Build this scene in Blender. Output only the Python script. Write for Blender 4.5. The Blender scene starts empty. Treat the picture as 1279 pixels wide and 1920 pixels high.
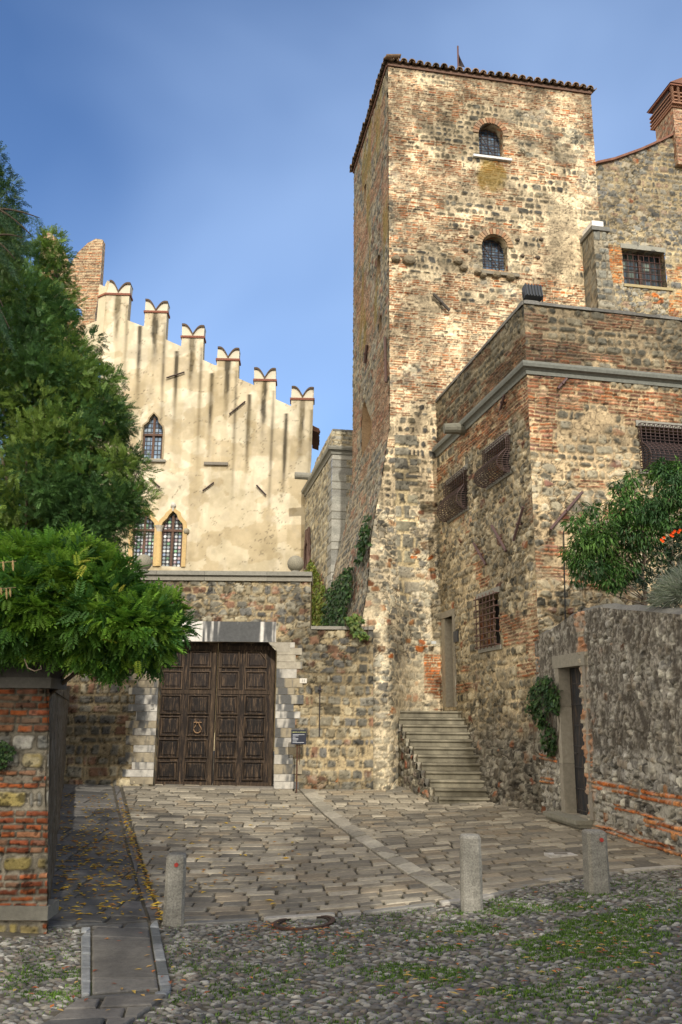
import bpy, math, random
import numpy as np
from math import sin, cos, radians, pi, atan2, sqrt
from mathutils import Vector, Matrix, Euler
S = bpy.context.scene
COL = S.collection
EYE = 2.0                                   # camera height above the lower cobbles
# ------------------------------------------------------------------ camera
PITCH, ROLL, FOC = radians(13.36), radians(.5), 1600.0
f0 = np.array([0, cos(PITCH), sin(PITCH)]); u0_ = np.array([0, -sin(PITCH), cos(PITCH)]); r0_ = np.array([1., 0, 0])
CR = cos(ROLL)*r0_+sin(ROLL)*u0_; CU = -sin(ROLL)*r0_+cos(ROLL)*u0_
cd = bpy.data.cameras.new('camera'); cam = bpy.data.objects.new('camera', cd); COL.objects.link(cam)
m = Matrix([[CR[i], CU[i], -f0[i], (0, 0, EYE)[i]] for i in range(3)]+[[0, 0, 0, 1]])
cam.matrix_world = m
cd.sensor_fit = 'VERTICAL'; cd.sensor_height = 36; cd.sensor_width = 24; cd.lens = FOC/1920*36
cd.clip_start = .1; cd.clip_end = 5000
S.camera = cam
S.render.resolution_x = 682; S.render.resolution_y = 1024
# ------------------------------------------------------------------ world, sun, exposure
SUN_DIR = Vector((.17, -.92, .62)).normalized()       # towards the sun
w = bpy.data.worlds.new('World'); S.world = w; w.use_nodes = True
nt = w.node_tree; nt.nodes.clear()
def N(nt, t, **kw):
    n = nt.nodes.new(t)
    for k, v in kw.items(): setattr(n, k, v)
    return n
sky = N(nt, 'ShaderNodeTexSky', sky_type='NISHITA', sun_disc=False)
sky.sun_elevation = math.asin(SUN_DIR.z); sky.sun_rotation = atan2(SUN_DIR.x, SUN_DIR.y)
sky.ozone_density = 2.2; sky.air_density = 1.0; sky.dust_density = .7
tc = N(nt, 'ShaderNodeTexCoord'); mp = N(nt, 'ShaderNodeMapping'); mp.inputs['Scale'].default_value = (1.3, 1.0, 1.5)
mp.inputs['Rotation'].default_value = (0, .5, .3)
nz = N(nt, 'ShaderNodeTexNoise'); nz.inputs['Scale'].default_value = 1.1; nz.inputs['Detail'].default_value = 4; nz.inputs['Roughness'].default_value = .5
nz.inputs['Distortion'].default_value = .5
rp = N(nt, 'ShaderNodeValToRGB'); rp.color_ramp.elements[0].position = .40; rp.color_ramp.elements[1].position = .85
rp.color_ramp.elements[0].color = (0, 0, 0, 1); rp.color_ramp.elements[1].color = (.42, .42, .42, 1)
hs = N(nt, 'ShaderNodeHueSaturation'); hs.inputs['Hue'].default_value = .507; hs.inputs['Saturation'].default_value = 1.16; hs.inputs['Value'].default_value = .90
mx = N(nt, 'ShaderNodeMix', data_type='RGBA'); mx.inputs[7].default_value = (4.6, 6.2, 8.8, 1)
bg = N(nt, 'ShaderNodeBackground'); bg.inputs['Strength'].default_value = .13
ow = N(nt, 'ShaderNodeOutputWorld')
L = nt.links.new
L(tc.outputs['Generated'], mp.inputs['Vector']); L(mp.outputs[0], nz.inputs['Vector']); L(nz.outputs['Fac'], rp.inputs['Fac'])
L(sky.outputs[0], hs.inputs['Color']); L(hs.outputs[0], mx.inputs[6]); L(rp.outputs[0], mx.inputs[0])
# an invented cloud bank, unseen behind the viewpoint, added as warm fill light
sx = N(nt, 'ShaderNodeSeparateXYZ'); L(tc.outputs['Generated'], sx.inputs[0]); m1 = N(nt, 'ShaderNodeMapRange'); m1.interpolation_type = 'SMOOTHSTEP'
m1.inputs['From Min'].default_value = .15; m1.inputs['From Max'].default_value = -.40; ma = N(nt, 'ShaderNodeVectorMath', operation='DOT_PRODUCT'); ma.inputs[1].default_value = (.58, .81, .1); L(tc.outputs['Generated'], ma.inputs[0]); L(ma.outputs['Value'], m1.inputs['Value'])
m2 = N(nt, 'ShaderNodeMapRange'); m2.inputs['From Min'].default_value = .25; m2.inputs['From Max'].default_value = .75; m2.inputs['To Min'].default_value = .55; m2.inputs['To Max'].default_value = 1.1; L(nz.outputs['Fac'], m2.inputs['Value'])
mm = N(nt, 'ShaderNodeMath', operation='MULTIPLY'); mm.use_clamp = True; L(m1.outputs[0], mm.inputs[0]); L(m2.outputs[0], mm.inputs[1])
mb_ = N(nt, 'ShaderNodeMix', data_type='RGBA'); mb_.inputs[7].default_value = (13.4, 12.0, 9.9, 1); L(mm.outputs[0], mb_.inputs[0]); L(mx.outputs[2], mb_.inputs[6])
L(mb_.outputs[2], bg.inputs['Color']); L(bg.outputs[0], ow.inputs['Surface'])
sl = bpy.data.lights.new('sun', 'SUN'); sl.energy = 2.15; sl.angle = radians(.6); sl.color = (1, .94, .84)
so = bpy.data.objects.new('sun', sl); COL.objects.link(so); so.rotation_euler = (-SUN_DIR).to_track_quat('-Z', 'Y').to_euler(); so.location = (20, -30, 40)
S.view_settings.view_transform = 'Standard'; S.view_settings.look = 'None'; S.view_settings.gamma = 1; S.view_settings.exposure = .6
S.render.engine = 'CYCLES'; S.cycles.max_bounces = 6; S.cycles.diffuse_bounces = 3; S.cycles.transparent_max_bounces = 4
S.cycles.use_denoising = True
# ------------------------------------------------------------------ projection helpers
def ray(x, y): return f0+(x-639.5)/FOC*CR-(y-959.5)/FOC*CU
def P(x, y, Y):
    d = ray(x, y)*Y/ray(x, y)[1]; return np.array([d[0], d[1], d[2]+EYE])
def proj(X, Y, Z):
    Z = Z-EYE
    a = X*CR[0]+Y*CR[1]+Z*CR[2]; b = X*CU[0]+Y*CU[1]+Z*CU[2]; c = X*f0[0]+Y*f0[1]+Z*f0[2]
    c = np.maximum(c, .01)
    return 639.5+FOC*a/c, 959.5-FOC*b/c
# ------------------------------------------------------------------ noise
def hsh(*a):
    h = np.uint32(2166136261)*np.ones(np.broadcast(*a).shape, np.uint32) if len(a) > 1 else np.full(np.shape(a[0]), 2166136261, np.uint32)
    with np.errstate(over='ignore'):
        for q in a:
            q = (np.asarray(q).astype(np.int64) & 0xffffffff).astype(np.uint32)
            h = (h ^ q)*np.uint32(16777619); h ^= h >> np.uint32(13); h = h*np.uint32(0x5bd1e995); h ^= h >> np.uint32(15)
    return h.astype(np.float64)/4294967295.0
def vn(x, y, s=0):
    xi, yi = np.floor(x), np.floor(y); fx, fy = x-xi, y-yi
    fx = fx*fx*(3-2*fx); fy = fy*fy*(3-2*fy)
    a, b, c, d = hsh(xi, yi, s), hsh(xi+1, yi, s), hsh(xi, yi+1, s), hsh(xi+1, yi+1, s)
    return (a*(1-fx)+b*fx)*(1-fy)+(c*(1-fx)+d*fx)*fy
def fbm(x, y, s=0, o=4):
    t = 0; a = .5; n = 0
    for i in range(o): t = t+a*vn(x*2**i, y*2**i, s+i*17); n += a; a *= .5
    return t/n
def sst(a, b, x): t = np.clip((x-a)/(b-a), 0, 1); return t*t*(3-2*t)
def lerp(a, b, t): return a+(b-a)*t
def pick(pal, h):
    pal = np.array(pal, float); return pal[np.minimum((h*len(pal)).astype(int), len(pal)-1)]
# ------------------------------------------------------------------ masonry pattern
MORTAR = (.56, .47, .33)
BRICK = [(.44, .16, .07), (.48, .21, .10), (.52, .28, .14), (.33, .14, .08), (.50, .34, .21), (.43, .23, .12), (.50, .17, .06)]
STONE = [(.20, .19, .16), (.27, .25, .20), (.35, .31, .23), (.15, .145, .13), (.41, .35, .25), (.30, .26, .18), (.24, .21, .15)]
def masonry(u, v, seed=0, H=.21, sw=.26, bw=.24, pb=.5, pbvar=.7, warp=.015, mortar=MORTAR, brick=BRICK, stone=STONE,
            miss=.06, sj=.014, sr=.05, bj=.007, rough=.012, sl=1., bl=1., plast=None, block=.8):
    uw = u+warp*2*(fbm(u*3.1, v*3.1, seed+1)-.5)+.012*(vn(u*14, v*14, seed+9)-.5)
    vw = v+warp*2.4*(fbm(u*1.3, v*2.6, seed+2)-.5)+.008*(vn(u*17, v*17, seed+8)-.5)
    rs = np.random.RandomState(seed+5); hh = H*(.72+.56*rs.rand(int(60/H))); bd = np.concatenate([[0], np.cumsum(hh)])-12.
    r = np.clip(np.searchsorted(bd, vw)-1, 0, len(hh)-1); v0, v1 = bd[r], bd[r+1]
    def cells(x, wd, off, key, jit=.36):
        k = np.floor(x/wd+off)
        e0 = (k-off+jit*(hsh(k, key, seed+31)-.5)*1)*wd; e1 = (k+1-off+jit*(hsh(k+1, key, seed+31)-.5)*1)*wd
        lo = x < e0; hi = x > e1
        k2 = np.where(lo, k-1, np.where(hi, k+1, k))
        a = (k2-off+jit*(hsh(k2, key, seed+31)-.5))*wd; b = (k2+1-off+jit*(hsh(k2+1, key, seed+31)-.5))*wd
        return k2, a, b
    kb, b0, b1 = cells(uw, block, hsh(r, seed+3), r, .7)
    uc = (b0+b1)/2; vc = (v0+v1)/2
    pbv = pb(uc, vc) if callable(pb) else pb
    pbv = pbv+pbvar*(fbm(uc*.7, vc*1.1, seed+4, 3)-.5)*1.3
    isb = (hsh(kb, r, seed+6)*.35+.325) < pbv
    nb = np.maximum(2, np.round((v1-v0)/.068)); sub = np.floor((vw-v0)/(v1-v0)*nb); sub = np.clip(sub, 0, nb-1)
    bv0 = v0+(v1-v0)*sub/nb; bv1 = v0+(v1-v0)*(sub+1)/nb; rb = r*8+sub
    kc, c0, c1 = cells(uw, bw, hsh(rb, seed+7), rb, .5); 
    sww = sw*(.72+.7*hsh(r, seed+11)); ks, s0, s1 = cells(uw, sww, hsh(r, seed+12), r+5000, .75)
    lo = np.where(isb, c0, s0); hi = np.where(isb, c1, s1); lo = np.maximum(lo, b0); hi = np.minimum(hi, b1)
    vl = np.where(isb, bv0, v0); vh = np.where(isb, bv1, v1)
    key = np.where(isb, kc+rb*131, ks+r*977+40000)
    um = (lo+hi)/2; vw = vw+(uw-um)*np.where(isb, .03, .16)*(hsh(key, seed+17)-.5); uw = uw+(vw-(vl+vh)/2)*np.where(isb, 0, .35)*(hsh(key, seed+18)-.5)
    shr = np.where(isb, .003, .02*hsh(key, seed+13)); vl2 = vl+shr*hsh(key, seed+14); vh2 = vh-shr
    j = np.where(isb, bj, sj*(.5+hsh(key, seed+15))); rad = np.where(isb, .012, sr*(.5+.9*hsh(key, seed+16)))
    rad = np.minimum(rad, np.minimum(hi-lo, vh2-vl2)*.48)
    du = np.minimum(uw-lo, hi-uw)-j; dv = np.minimum(vw-vl2, vh2-vw)-j
    qx = np.maximum(rad-du, 0); qy = np.maximum(rad-dv, 0)
    d = np.where((qx > 0) & (qy > 0), rad-np.sqrt(qx*qx+qy*qy), np.minimum(du, dv))
    d = d+rough*(fbm(u*22, v*22, seed+20, 2)-.5)
    msk = sst(-.002, np.where(isb, .010, .022), d)
    missing = (hsh(key, seed+21) < miss) | ((hi-lo) < .045)
    msk = np.where(missing, msk*.12, msk)
    cb = pick(brick, hsh(key, seed+22))*bl; cs = pick(stone, hsh(key, seed+22))*sl
    c = np.where(isb[..., None], cb, cs)
    g = (.58+.75*hsh(key, seed+23))*(.68+.66*fbm(u*13, v*13, seed+24, 4))
    c = c*g[..., None]
    lich = sst(.56, .7, fbm(u*6+9, v*6, seed+25, 3))*np.where(isb, .25, .5)
    c = lerp(c, np.array([.48, .46, .38]), lich[..., None]*.6)
    mo = np.array(mortar)*(.60+.74*fbm(u*3, v*5, seed+26, 4))[..., None]*(.74+.52*vn(u*34, v*34, seed+27))[..., None]
    edge = np.exp(-(d/.008)**2)*.9*(1-missing)
    mo = mo*(1-edge*.55*sst(.35, .6, fbm(u*1.2, v*1.2, seed+28)))[..., None]  # joint shadow beside each stone, put into the mortar colour
    edge = None
    h = msk*(.45+.55*hsh(key, seed+29))*(.75+.4*fbm(u*12, v*12, seed+30, 2))+.15*fbm(u*9, v*9, seed+33, 3)
    if plast is not None:
        pm = plast(u, v); pm = sst(.45, .62, pm+.5*(fbm(u*2.2, v*2.2, seed+40)-.5))
        msk = msk*(1-pm*.93); h = lerp(h, .45+.25*fbm(u*5, v*5, seed+41), pm)
    col = lerp(mo, c, msk[..., None]); pit = sst(.64, .72, fbm(u*15+3, v*19, seed+44, 3)); col = col*(1-.55*pit[..., None])
    return h-.25*pit, col
def rubble(u, v, seed, sx=.26, sy=.19, mortar=MORTAR, stone=STONE, brick=BRICK, pb=.12, gap=.10, warp=.05, sl=1., size=1.0, miss=.05):
    """random rubble: irregular stones of many sizes bedded in mortar"""
    uw = u+warp*2*(fbm(u*2.3, v*2.3, seed+1, 4)-.5)+.02*(fbm(u*17, v*17, seed+3, 2)-.5); vw = v+warp*2*(fbm(u*2.1+7, v*3, seed+2, 4)-.5)+.02*(fbm(u*19+3, v*19, seed+4, 2)-.5)
    X, Y = uw/sx, vw/sy; X = X+.5*(np.floor(Y).astype(int) % 2); xi, yi = np.floor(X), np.floor(Y); f1 = np.full(X.shape, 9.); f2 = f1.copy(); key = np.zeros(X.shape)
    for a in (-1, 0, 1):
        for b in (-1, 0, 1):
            cx, cy = xi+a, yi+b; wgt = .75+.5*hsh(cx, cy, seed+9)
            d = np.hypot(cx+.5+.8*(hsh(cx, cy, seed+5)-.5)-X, (cy+.5+.6*(hsh(cx, cy, seed+6)-.5)-Y)*(.8+.5*hsh(cx, cy, seed+10)))/wgt; k = d < f1
            f2 = np.where(k, f1, np.minimum(f2, d)); key = np.where(k, cx*7919+cy*104729, key); f1 = np.where(k, d, f1)
    r = hsh(key, seed+11); g_ = gap*(.4+1.4*r); m = sst(0, .14, f2-f1-g_)*sst(.85*size, .62*size, f1); m = np.where(hsh(key, seed+12) < miss, m*.1, m)
    isb = hsh(key, seed+13) < pb; c = np.where(isb[..., None], pick(brick, hsh(key, seed+14))*.75+.02, pick(stone, hsh(key, seed+14))*sl)*((.6+.75*hsh(key, seed+15))*(.7+.65*fbm(u*13, v*13, seed+16, 4)))[..., None]
    c = lerp(c, np.array([.50, .47, .38]), (sst(.55, .7, fbm(u*8, v*8, seed+17, 3))*.45)[..., None])
    mo = np.array(mortar)*((.62+.7*fbm(u*3, v*4, seed+18, 4))*(.75+.5*vn(u*34, v*34, seed+19)))[..., None]; ed = 1.5*np.exp(-((f2-f1-g_)/.05)**2)*sst(.3, .6, fbm(u*1.5, v*1.5, seed+20)); mo = mo*(1-.5*ed[..., None])  # mortar darkened along stone edges: joint shadow put into its colour
    pit = sst(.62, .70, fbm(u*14+3, v*17, seed+44, 3)); return m*(.4+.6*r)*(.7+.5*fbm(u*12, v*12, seed+21, 3))+.2*fbm(u*9, v*9, seed+22, 3)-.3*pit, lerp(mo, c, m[..., None])*(1-.55*pit[..., None])
def mixst(a, b, k): return lerp(a[0], b[0], k), lerp(a[1], b[1], k[..., None])
# ------------------------------------------------------------------ mesh accumulator
class Acc:
    def __init__(s, c=(.5, .5, .5)): s.V = []; s.Cc = []; s.F4 = []; s.F3 = []; s.FN = []; s.n = 0; s.c = c
    def add(s, V, F4=None, F3=None, FN=None, c=None):
        V = np.asarray(V, float).reshape(-1, 3); c = s.c if c is None else c; c = np.asarray(c, float)
        if c.ndim == 1: c = np.tile(c, (len(V), 1))
        s.V.append(V); s.Cc.append(c.reshape(-1, 3))
        if F4 is not None and len(F4): s.F4.append(np.asarray(F4, int)+s.n)
        if F3 is not None and len(F3): s.F3.append(np.asarray(F3, int)+s.n)
        if FN is not None:
            for f in FN: s.FN.append([i+s.n for i in f])
        s.n += len(V); return s
    def box(s, c, ax, ay, az, col=None):          # centre and half axes
        c, ax, ay, az = map(np.asarray, (c, ax, ay, az)); V = [c+i*ax+j*ay+k*az for k in (-1, 1) for j in (-1, 1) for i in (-1, 1)]
        return s.add(V, [(0, 2, 3, 1), (4, 5, 7, 6), (0, 1, 5, 4), (2, 6, 7, 3), (0, 4, 6, 2), (1, 3, 7, 5)], c=col)
    def prism(s, pts, ext, col=None):             # planar polygon pushed along ext
        A = np.asarray(pts, float); n = len(A); B = A+np.asarray(ext)
        return s.add(np.vstack([A, B]), [(i, (i+1) % n, n+(i+1) % n, n+i) for i in range(n)], FN=[list(range(n))[::-1], list(range(n, 2*n))], c=col)
    def loft(s, rings, col=None, caps=True, closed=True):
        R = np.asarray(rings, float); k, n = R.shape[:2]; F = []
        for i in range(k-1):
            for j in range(n if closed else n-1): F.append((i*n+j, i*n+(j+1) % n, (i+1)*n+(j+1) % n, (i+1)*n+j))
        return s.add(R.reshape(-1, 3), F, FN=[list(range(n))[::-1], list(range((k-1)*n, k*n))] if caps else None, c=col)
    def tube(s, pts, r, n=8, col=None):
        pts = [np.asarray(p, float) for p in pts]; R = []; k = len(pts)
        for i, p in enumerate(pts):
            t = pts[min(i+1, k-1)]-pts[max(i-1, 0)]; t = t/np.linalg.norm(t)
            a = np.cross(t, [0, 0, 1.]); a = np.cross(t, [1., 0, 0]) if np.linalg.norm(a) < .2 else a; a /= np.linalg.norm(a); b = np.cross(t, a)
            rr = r[i] if hasattr(r, '__len__') else r
            R.append([p+rr*(cos(q)*a+sin(q)*b) for q in np.arange(n)*2*pi/n])
        return s.loft(R, col)
    def ball(s, c, r, n=16, m=10, col=None, sq=(1, 1, 1)):
        R = [[(c[0]+sq[0]*r*sin(a)*cos(b), c[1]+sq[1]*r*sin(a)*sin(b), c[2]+sq[2]*r*cos(a)) for b in np.arange(n)*2*pi/n] for a in np.linspace(pi-.02, .02, m)]
        return s.loft(R, col)
    def build(s, name, mat, parent=None, smooth=False, label=None, cat=None, group=None, kind=None, origin=None):
        V = np.vstack(s.V); C = np.vstack(s.Cc)
        if parent is None:
            o0 = np.array([(V[:, 0].min()+V[:, 0].max())/2, (V[:, 1].min()+V[:, 1].max())/2, V[:, 2].min()]) if origin is None else np.array(origin)
        else: o0 = np.array(parent['_o'])
        V = V-o0
        me = bpy.data.meshes.new(name)
        lt = []; lv = []
        if s.F4: q = np.vstack(s.F4); lv.append(q.ravel()); lt.append(np.full(len(q), 4))
        if s.F3: q = np.vstack(s.F3); lv.append(q.ravel()); lt.append(np.full(len(q), 3))
        if s.FN: lv.append(np.concatenate([np.array(f) for f in s.FN])); lt.append(np.array([len(f) for f in s.FN]))
        lv = np.concatenate(lv); lt = np.concatenate(lt)
        me.vertices.add(len(V)); me.vertices.foreach_set('co', V.ravel())
        me.loops.add(len(lv)); me.loops.foreach_set('vertex_index', lv.astype(np.int32))
        me.polygons.add(len(lt)); me.polygons.foreach_set('loop_start', (np.cumsum(lt)-lt).astype(np.int32)); me.polygons.foreach_set('loop_total', lt.astype(np.int32))
        me.polygons.foreach_set('use_smooth', np.full(len(lt), smooth))
        me.update(calc_edges=True); me.validate()
        at = me.color_attributes.new('Col', 'FLOAT_COLOR', 'POINT')
        at.data.foreach_set('color', np.hstack([C, np.ones((len(C), 1))]).astype(np.float32).ravel())
        me.materials.append(mat)
        o = bpy.data.objects.new(name, me); COL.objects.link(o)
        if parent is None: o.location = o0
        else: o.parent = bpy.data.objects[parent['_n']]
        if parent is not None: pass
        o0l = [float(x) for x in o0]
        tag(o, label, cat, group, kind)
        REG[o.name] = o0l
        return {'_o': o0l, '_n': o.name, 'ob': o}
REG = {}
def tag(o, label=None, cat=None, group=None, kind=None):
    if label: o['label'] = label
    if cat: o['category'] = cat
    if group: o['group'] = group
    if kind: o['kind'] = kind
def thing(name, label, cat, loc, group=None):
    o = bpy.data.objects.new(name, None); COL.objects.link(o); o.location = loc; o.empty_display_size = .2
    tag(o, label, cat, group); return {'_o': [float(x) for x in loc], '_n': o.name, 'ob': o}
def dup(t, loc, label, rotz=0, scale=None):
    a = t['ob']; r = a.copy(); COL.objects.link(r); r.location = loc; r.rotation_euler = (0, 0, rotz); r['label'] = label
    if scale: r.scale = scale
    for ch in list(a.children):
        c = ch.copy(); COL.objects.link(c); c.parent = r
        for g in list(ch.children):
            d = g.copy(); COL.objects.link(d); d.parent = c
    return r
# ------------------------------------------------------------------ materials
def mat(name, rough=.9, bump=.3, bscale=60, var=.35, vscale=25, spec=.3, metal=0, stretch=(1, 1, 1), transl=0, col=None, dist=.01):
    m = bpy.data.materials.new(name); m.use_nodes = True; nt = m.node_tree; nt.nodes.clear(); L = nt.links.new
    at = N(nt, 'ShaderNodeAttribute', attribute_name='Col'); tc = N(nt, 'ShaderNodeTexCoord'); mp = N(nt, 'ShaderNodeMapping'); mp.inputs['Scale'].default_value = stretch
    L(tc.outputs['Object'], mp.inputs['Vector'])
    n1 = N(nt, 'ShaderNodeTexNoise'); n1.inputs['Scale'].default_value = vscale; n1.inputs['Detail'].default_value = 6; n1.inputs['Roughness'].default_value = .65
    L(mp.outputs[0], n1.inputs['Vector'])
    mr = N(nt, 'ShaderNodeMapRange'); mr.inputs['From Min'].default_value = .25; mr.inputs['From Max'].default_value = .75
    mr.inputs['To Min'].default_value = 1-var; mr.inputs['To Max'].default_value = 1+var; L(n1.outputs['Fac'], mr.inputs['Value'])
    mu = N(nt, 'ShaderNodeVectorMath', operation='SCALE'); L(at.outputs['Color'], mu.inputs[0]); L(mr.outputs[0], mu.inputs['Scale'])
    b = N(nt, 'ShaderNodeBsdfPrincipled'); L(mu.outputs[0], b.inputs['Base Color'])
    b.inputs['Roughness'].default_value = rough; b.inputs['Specular IOR Level'].default_value = spec; b.inputs['Metallic'].default_value = metal
    if bump:
        n2 = N(nt, 'ShaderNodeTexNoise'); n2.inputs['Scale'].default_value = bscale; n2.inputs['Detail'].default_value = 5
        L(mp.outputs[0], n2.inputs['Vector'])
        bp = N(nt, 'ShaderNodeBump'); bp.inputs['Strength'].default_value = bump; bp.inputs['Distance'].default_value = dist
        L(n2.outputs['Fac'], bp.inputs['Height']); L(bp.outputs[0], b.inputs['Normal'])
    o = N(nt, 'ShaderNodeOutputMaterial')
    if transl:
        t = N(nt, 'ShaderNodeBsdfTranslucent'); L(mu.outputs[0], t.inputs['Color']); ms = N(nt, 'ShaderNodeMixShader'); ms.inputs[0].default_value = transl
        L(b.outputs[0], ms.inputs[1]); L(t.outputs[0], ms.inputs[2]); L(ms.outputs[0], o.inputs['Surface'])
    else: L(b.outputs[0], o.inputs['Surface'])
    return m
M_STONE = mat('masonry', .92, .55, 45, .30, 20, dist=.02)
M_DRESS = mat('dressed_stone', .85, .35, 60, .22, 14)
M_PLAST = mat('plaster', .95, .3, 14, .10, 3, dist=.02)
M_PAVE = mat('paving_stone', .72, .5, 40, .3, 16, .4, dist=.012)
M_COB = mat('cobble', .6, .5, 50, .35, 30, .5)
M_SOIL = mat('soil', 1, .6, 40, .4, 9)
M_WOOD = mat('old_wood', .7, .7, 12, .75, 9, .3, stretch=(7, 7, .7), dist=.008)
_nt = M_WOOD.node_tree; _b = [n for n in _nt.nodes if n.type == 'BSDF_PRINCIPLED'][0]; _src = _b.inputs['Base Color'].links[0].from_socket
_mp = [n for n in _nt.nodes if n.type == 'MAPPING'][0]; _n = N(_nt, 'ShaderNodeTexNoise'); _n.inputs['Scale'].default_value = 3.4; _n.inputs['Detail'].default_value = 9; _n.inputs['Roughness'].default_value = .75; _nt.links.new(_mp.outputs[0], _n.inputs['Vector'])
_r = N(_nt, 'ShaderNodeValToRGB'); _r.color_ramp.elements[0].position = .50; _r.color_ramp.elements[1].position = .68; _r.color_ramp.elements[1].color = (.8, .8, .8, 1); _nt.links.new(_n.outputs['Fac'], _r.inputs[0])
_m = N(_nt, 'ShaderNodeMix', data_type='RGBA'); _nt.links.new(_r.outputs[0], _m.inputs[0]); _nt.links.new(_src, _m.inputs[6]); _m.inputs[7].default_value = (.19, .125, .075, 1); _nt.links.new(_m.outputs[2], _b.inputs['Base Color'])
M_IRON = mat('rusty_iron', .6, .3, 90, .35, 40, .5, .5)
M_GLASS = mat('leaded_glass', .5, .25, 20, .25, 12, .3)
M_LEAF = mat('foliage', .5, 0, 1, .25, 3, .35, transl=.28)
M_BARK = mat('bark', .95, .8, 25, .4, 12, stretch=(3, 3, .6), dist=.03)
M_TILE = mat('roof_tile', .9, .5, 40, .4, 10)
M_PAINT = mat('paint', .45, .05, 30, .08, 5, .5)
M_CLOTH = mat('cloth', .9, .2, 30, .1, 5)
# ------------------------------------------------------------------ walls
class Wall:                                     # vertical plane; al = compass heading of increasing u, the camera on its outer side
    def __init__(s, O, al):
        a = radians(al); s.O = np.array(O[:2], float); s.d = np.array([sin(a), cos(a)]); s.n = np.array([s.d[1], -s.d[0]])
    def px(s, x, y, off=0):
        d = ray(x, y); t = (s.n@(s.O+s.n*off))/(s.n@d[:2]); q = d*t; return ((q[:2]-s.O)@s.d, q[2]+EYE)
    def pxs(s, pts, off=0): return np.array([s.px(x, y, off) for x, y in pts])
    def pt(s, u, z, off=0):
        u, z, off = np.broadcast_arrays(np.asarray(u, float), z, off)
        return np.stack([s.O[0]+u*s.d[0]+off*s.n[0], s.O[1]+u*s.d[1]+off*s.n[1], z], -1)
    def img(s, u, z, off=0):
        p = s.pt(u, z, off); return proj(p[..., 0], p[..., 1], p[..., 2])
def inpoly(x, y, poly):
    c = np.zeros(x.shape, bool); n = len(poly)
    for i in range(n):
        x0, y0 = poly[i]; x1, y1 = poly[(i+1) % n]
        if y0 == y1: continue
        c ^= ((y0 > y) != (y1 > y)) & (x < (x1-x0)*(y-y0)/(y1-y0)+x0)
    return c
def nearest(x, y, poly):
    bx, by, bd = x.copy(), y.copy(), np.full(x.shape, 1e9); n = len(poly)
    for i in range(n):
        a = np.array(poly[i]); b = np.array(poly[(i+1) % n]); e = b-a; L2 = e@e
        if L2 < 1e-9: continue
        t = np.clip(((x-a[0])*e[0]+(y-a[1])*e[1])/L2, 0, 1); qx, qy = a[0]+t*e[0], a[1]+t*e[1]; d = (x-qx)**2+(y-qy)**2
        k = d < bd; bx[k], by[k], bd[k] = qx[k], qy[k], d[k]
    return bx, by
def edgepts(poly, res):
    o = []; n = len(poly)
    for i in range(n):
        a, b = np.array(poly[i]), np.array(poly[(i+1) % n]); k = max(1, int(np.linalg.norm(b-a)/res))
        o += [a+(b-a)*t/k for t in range(k)]
    return np.array(o)
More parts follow.
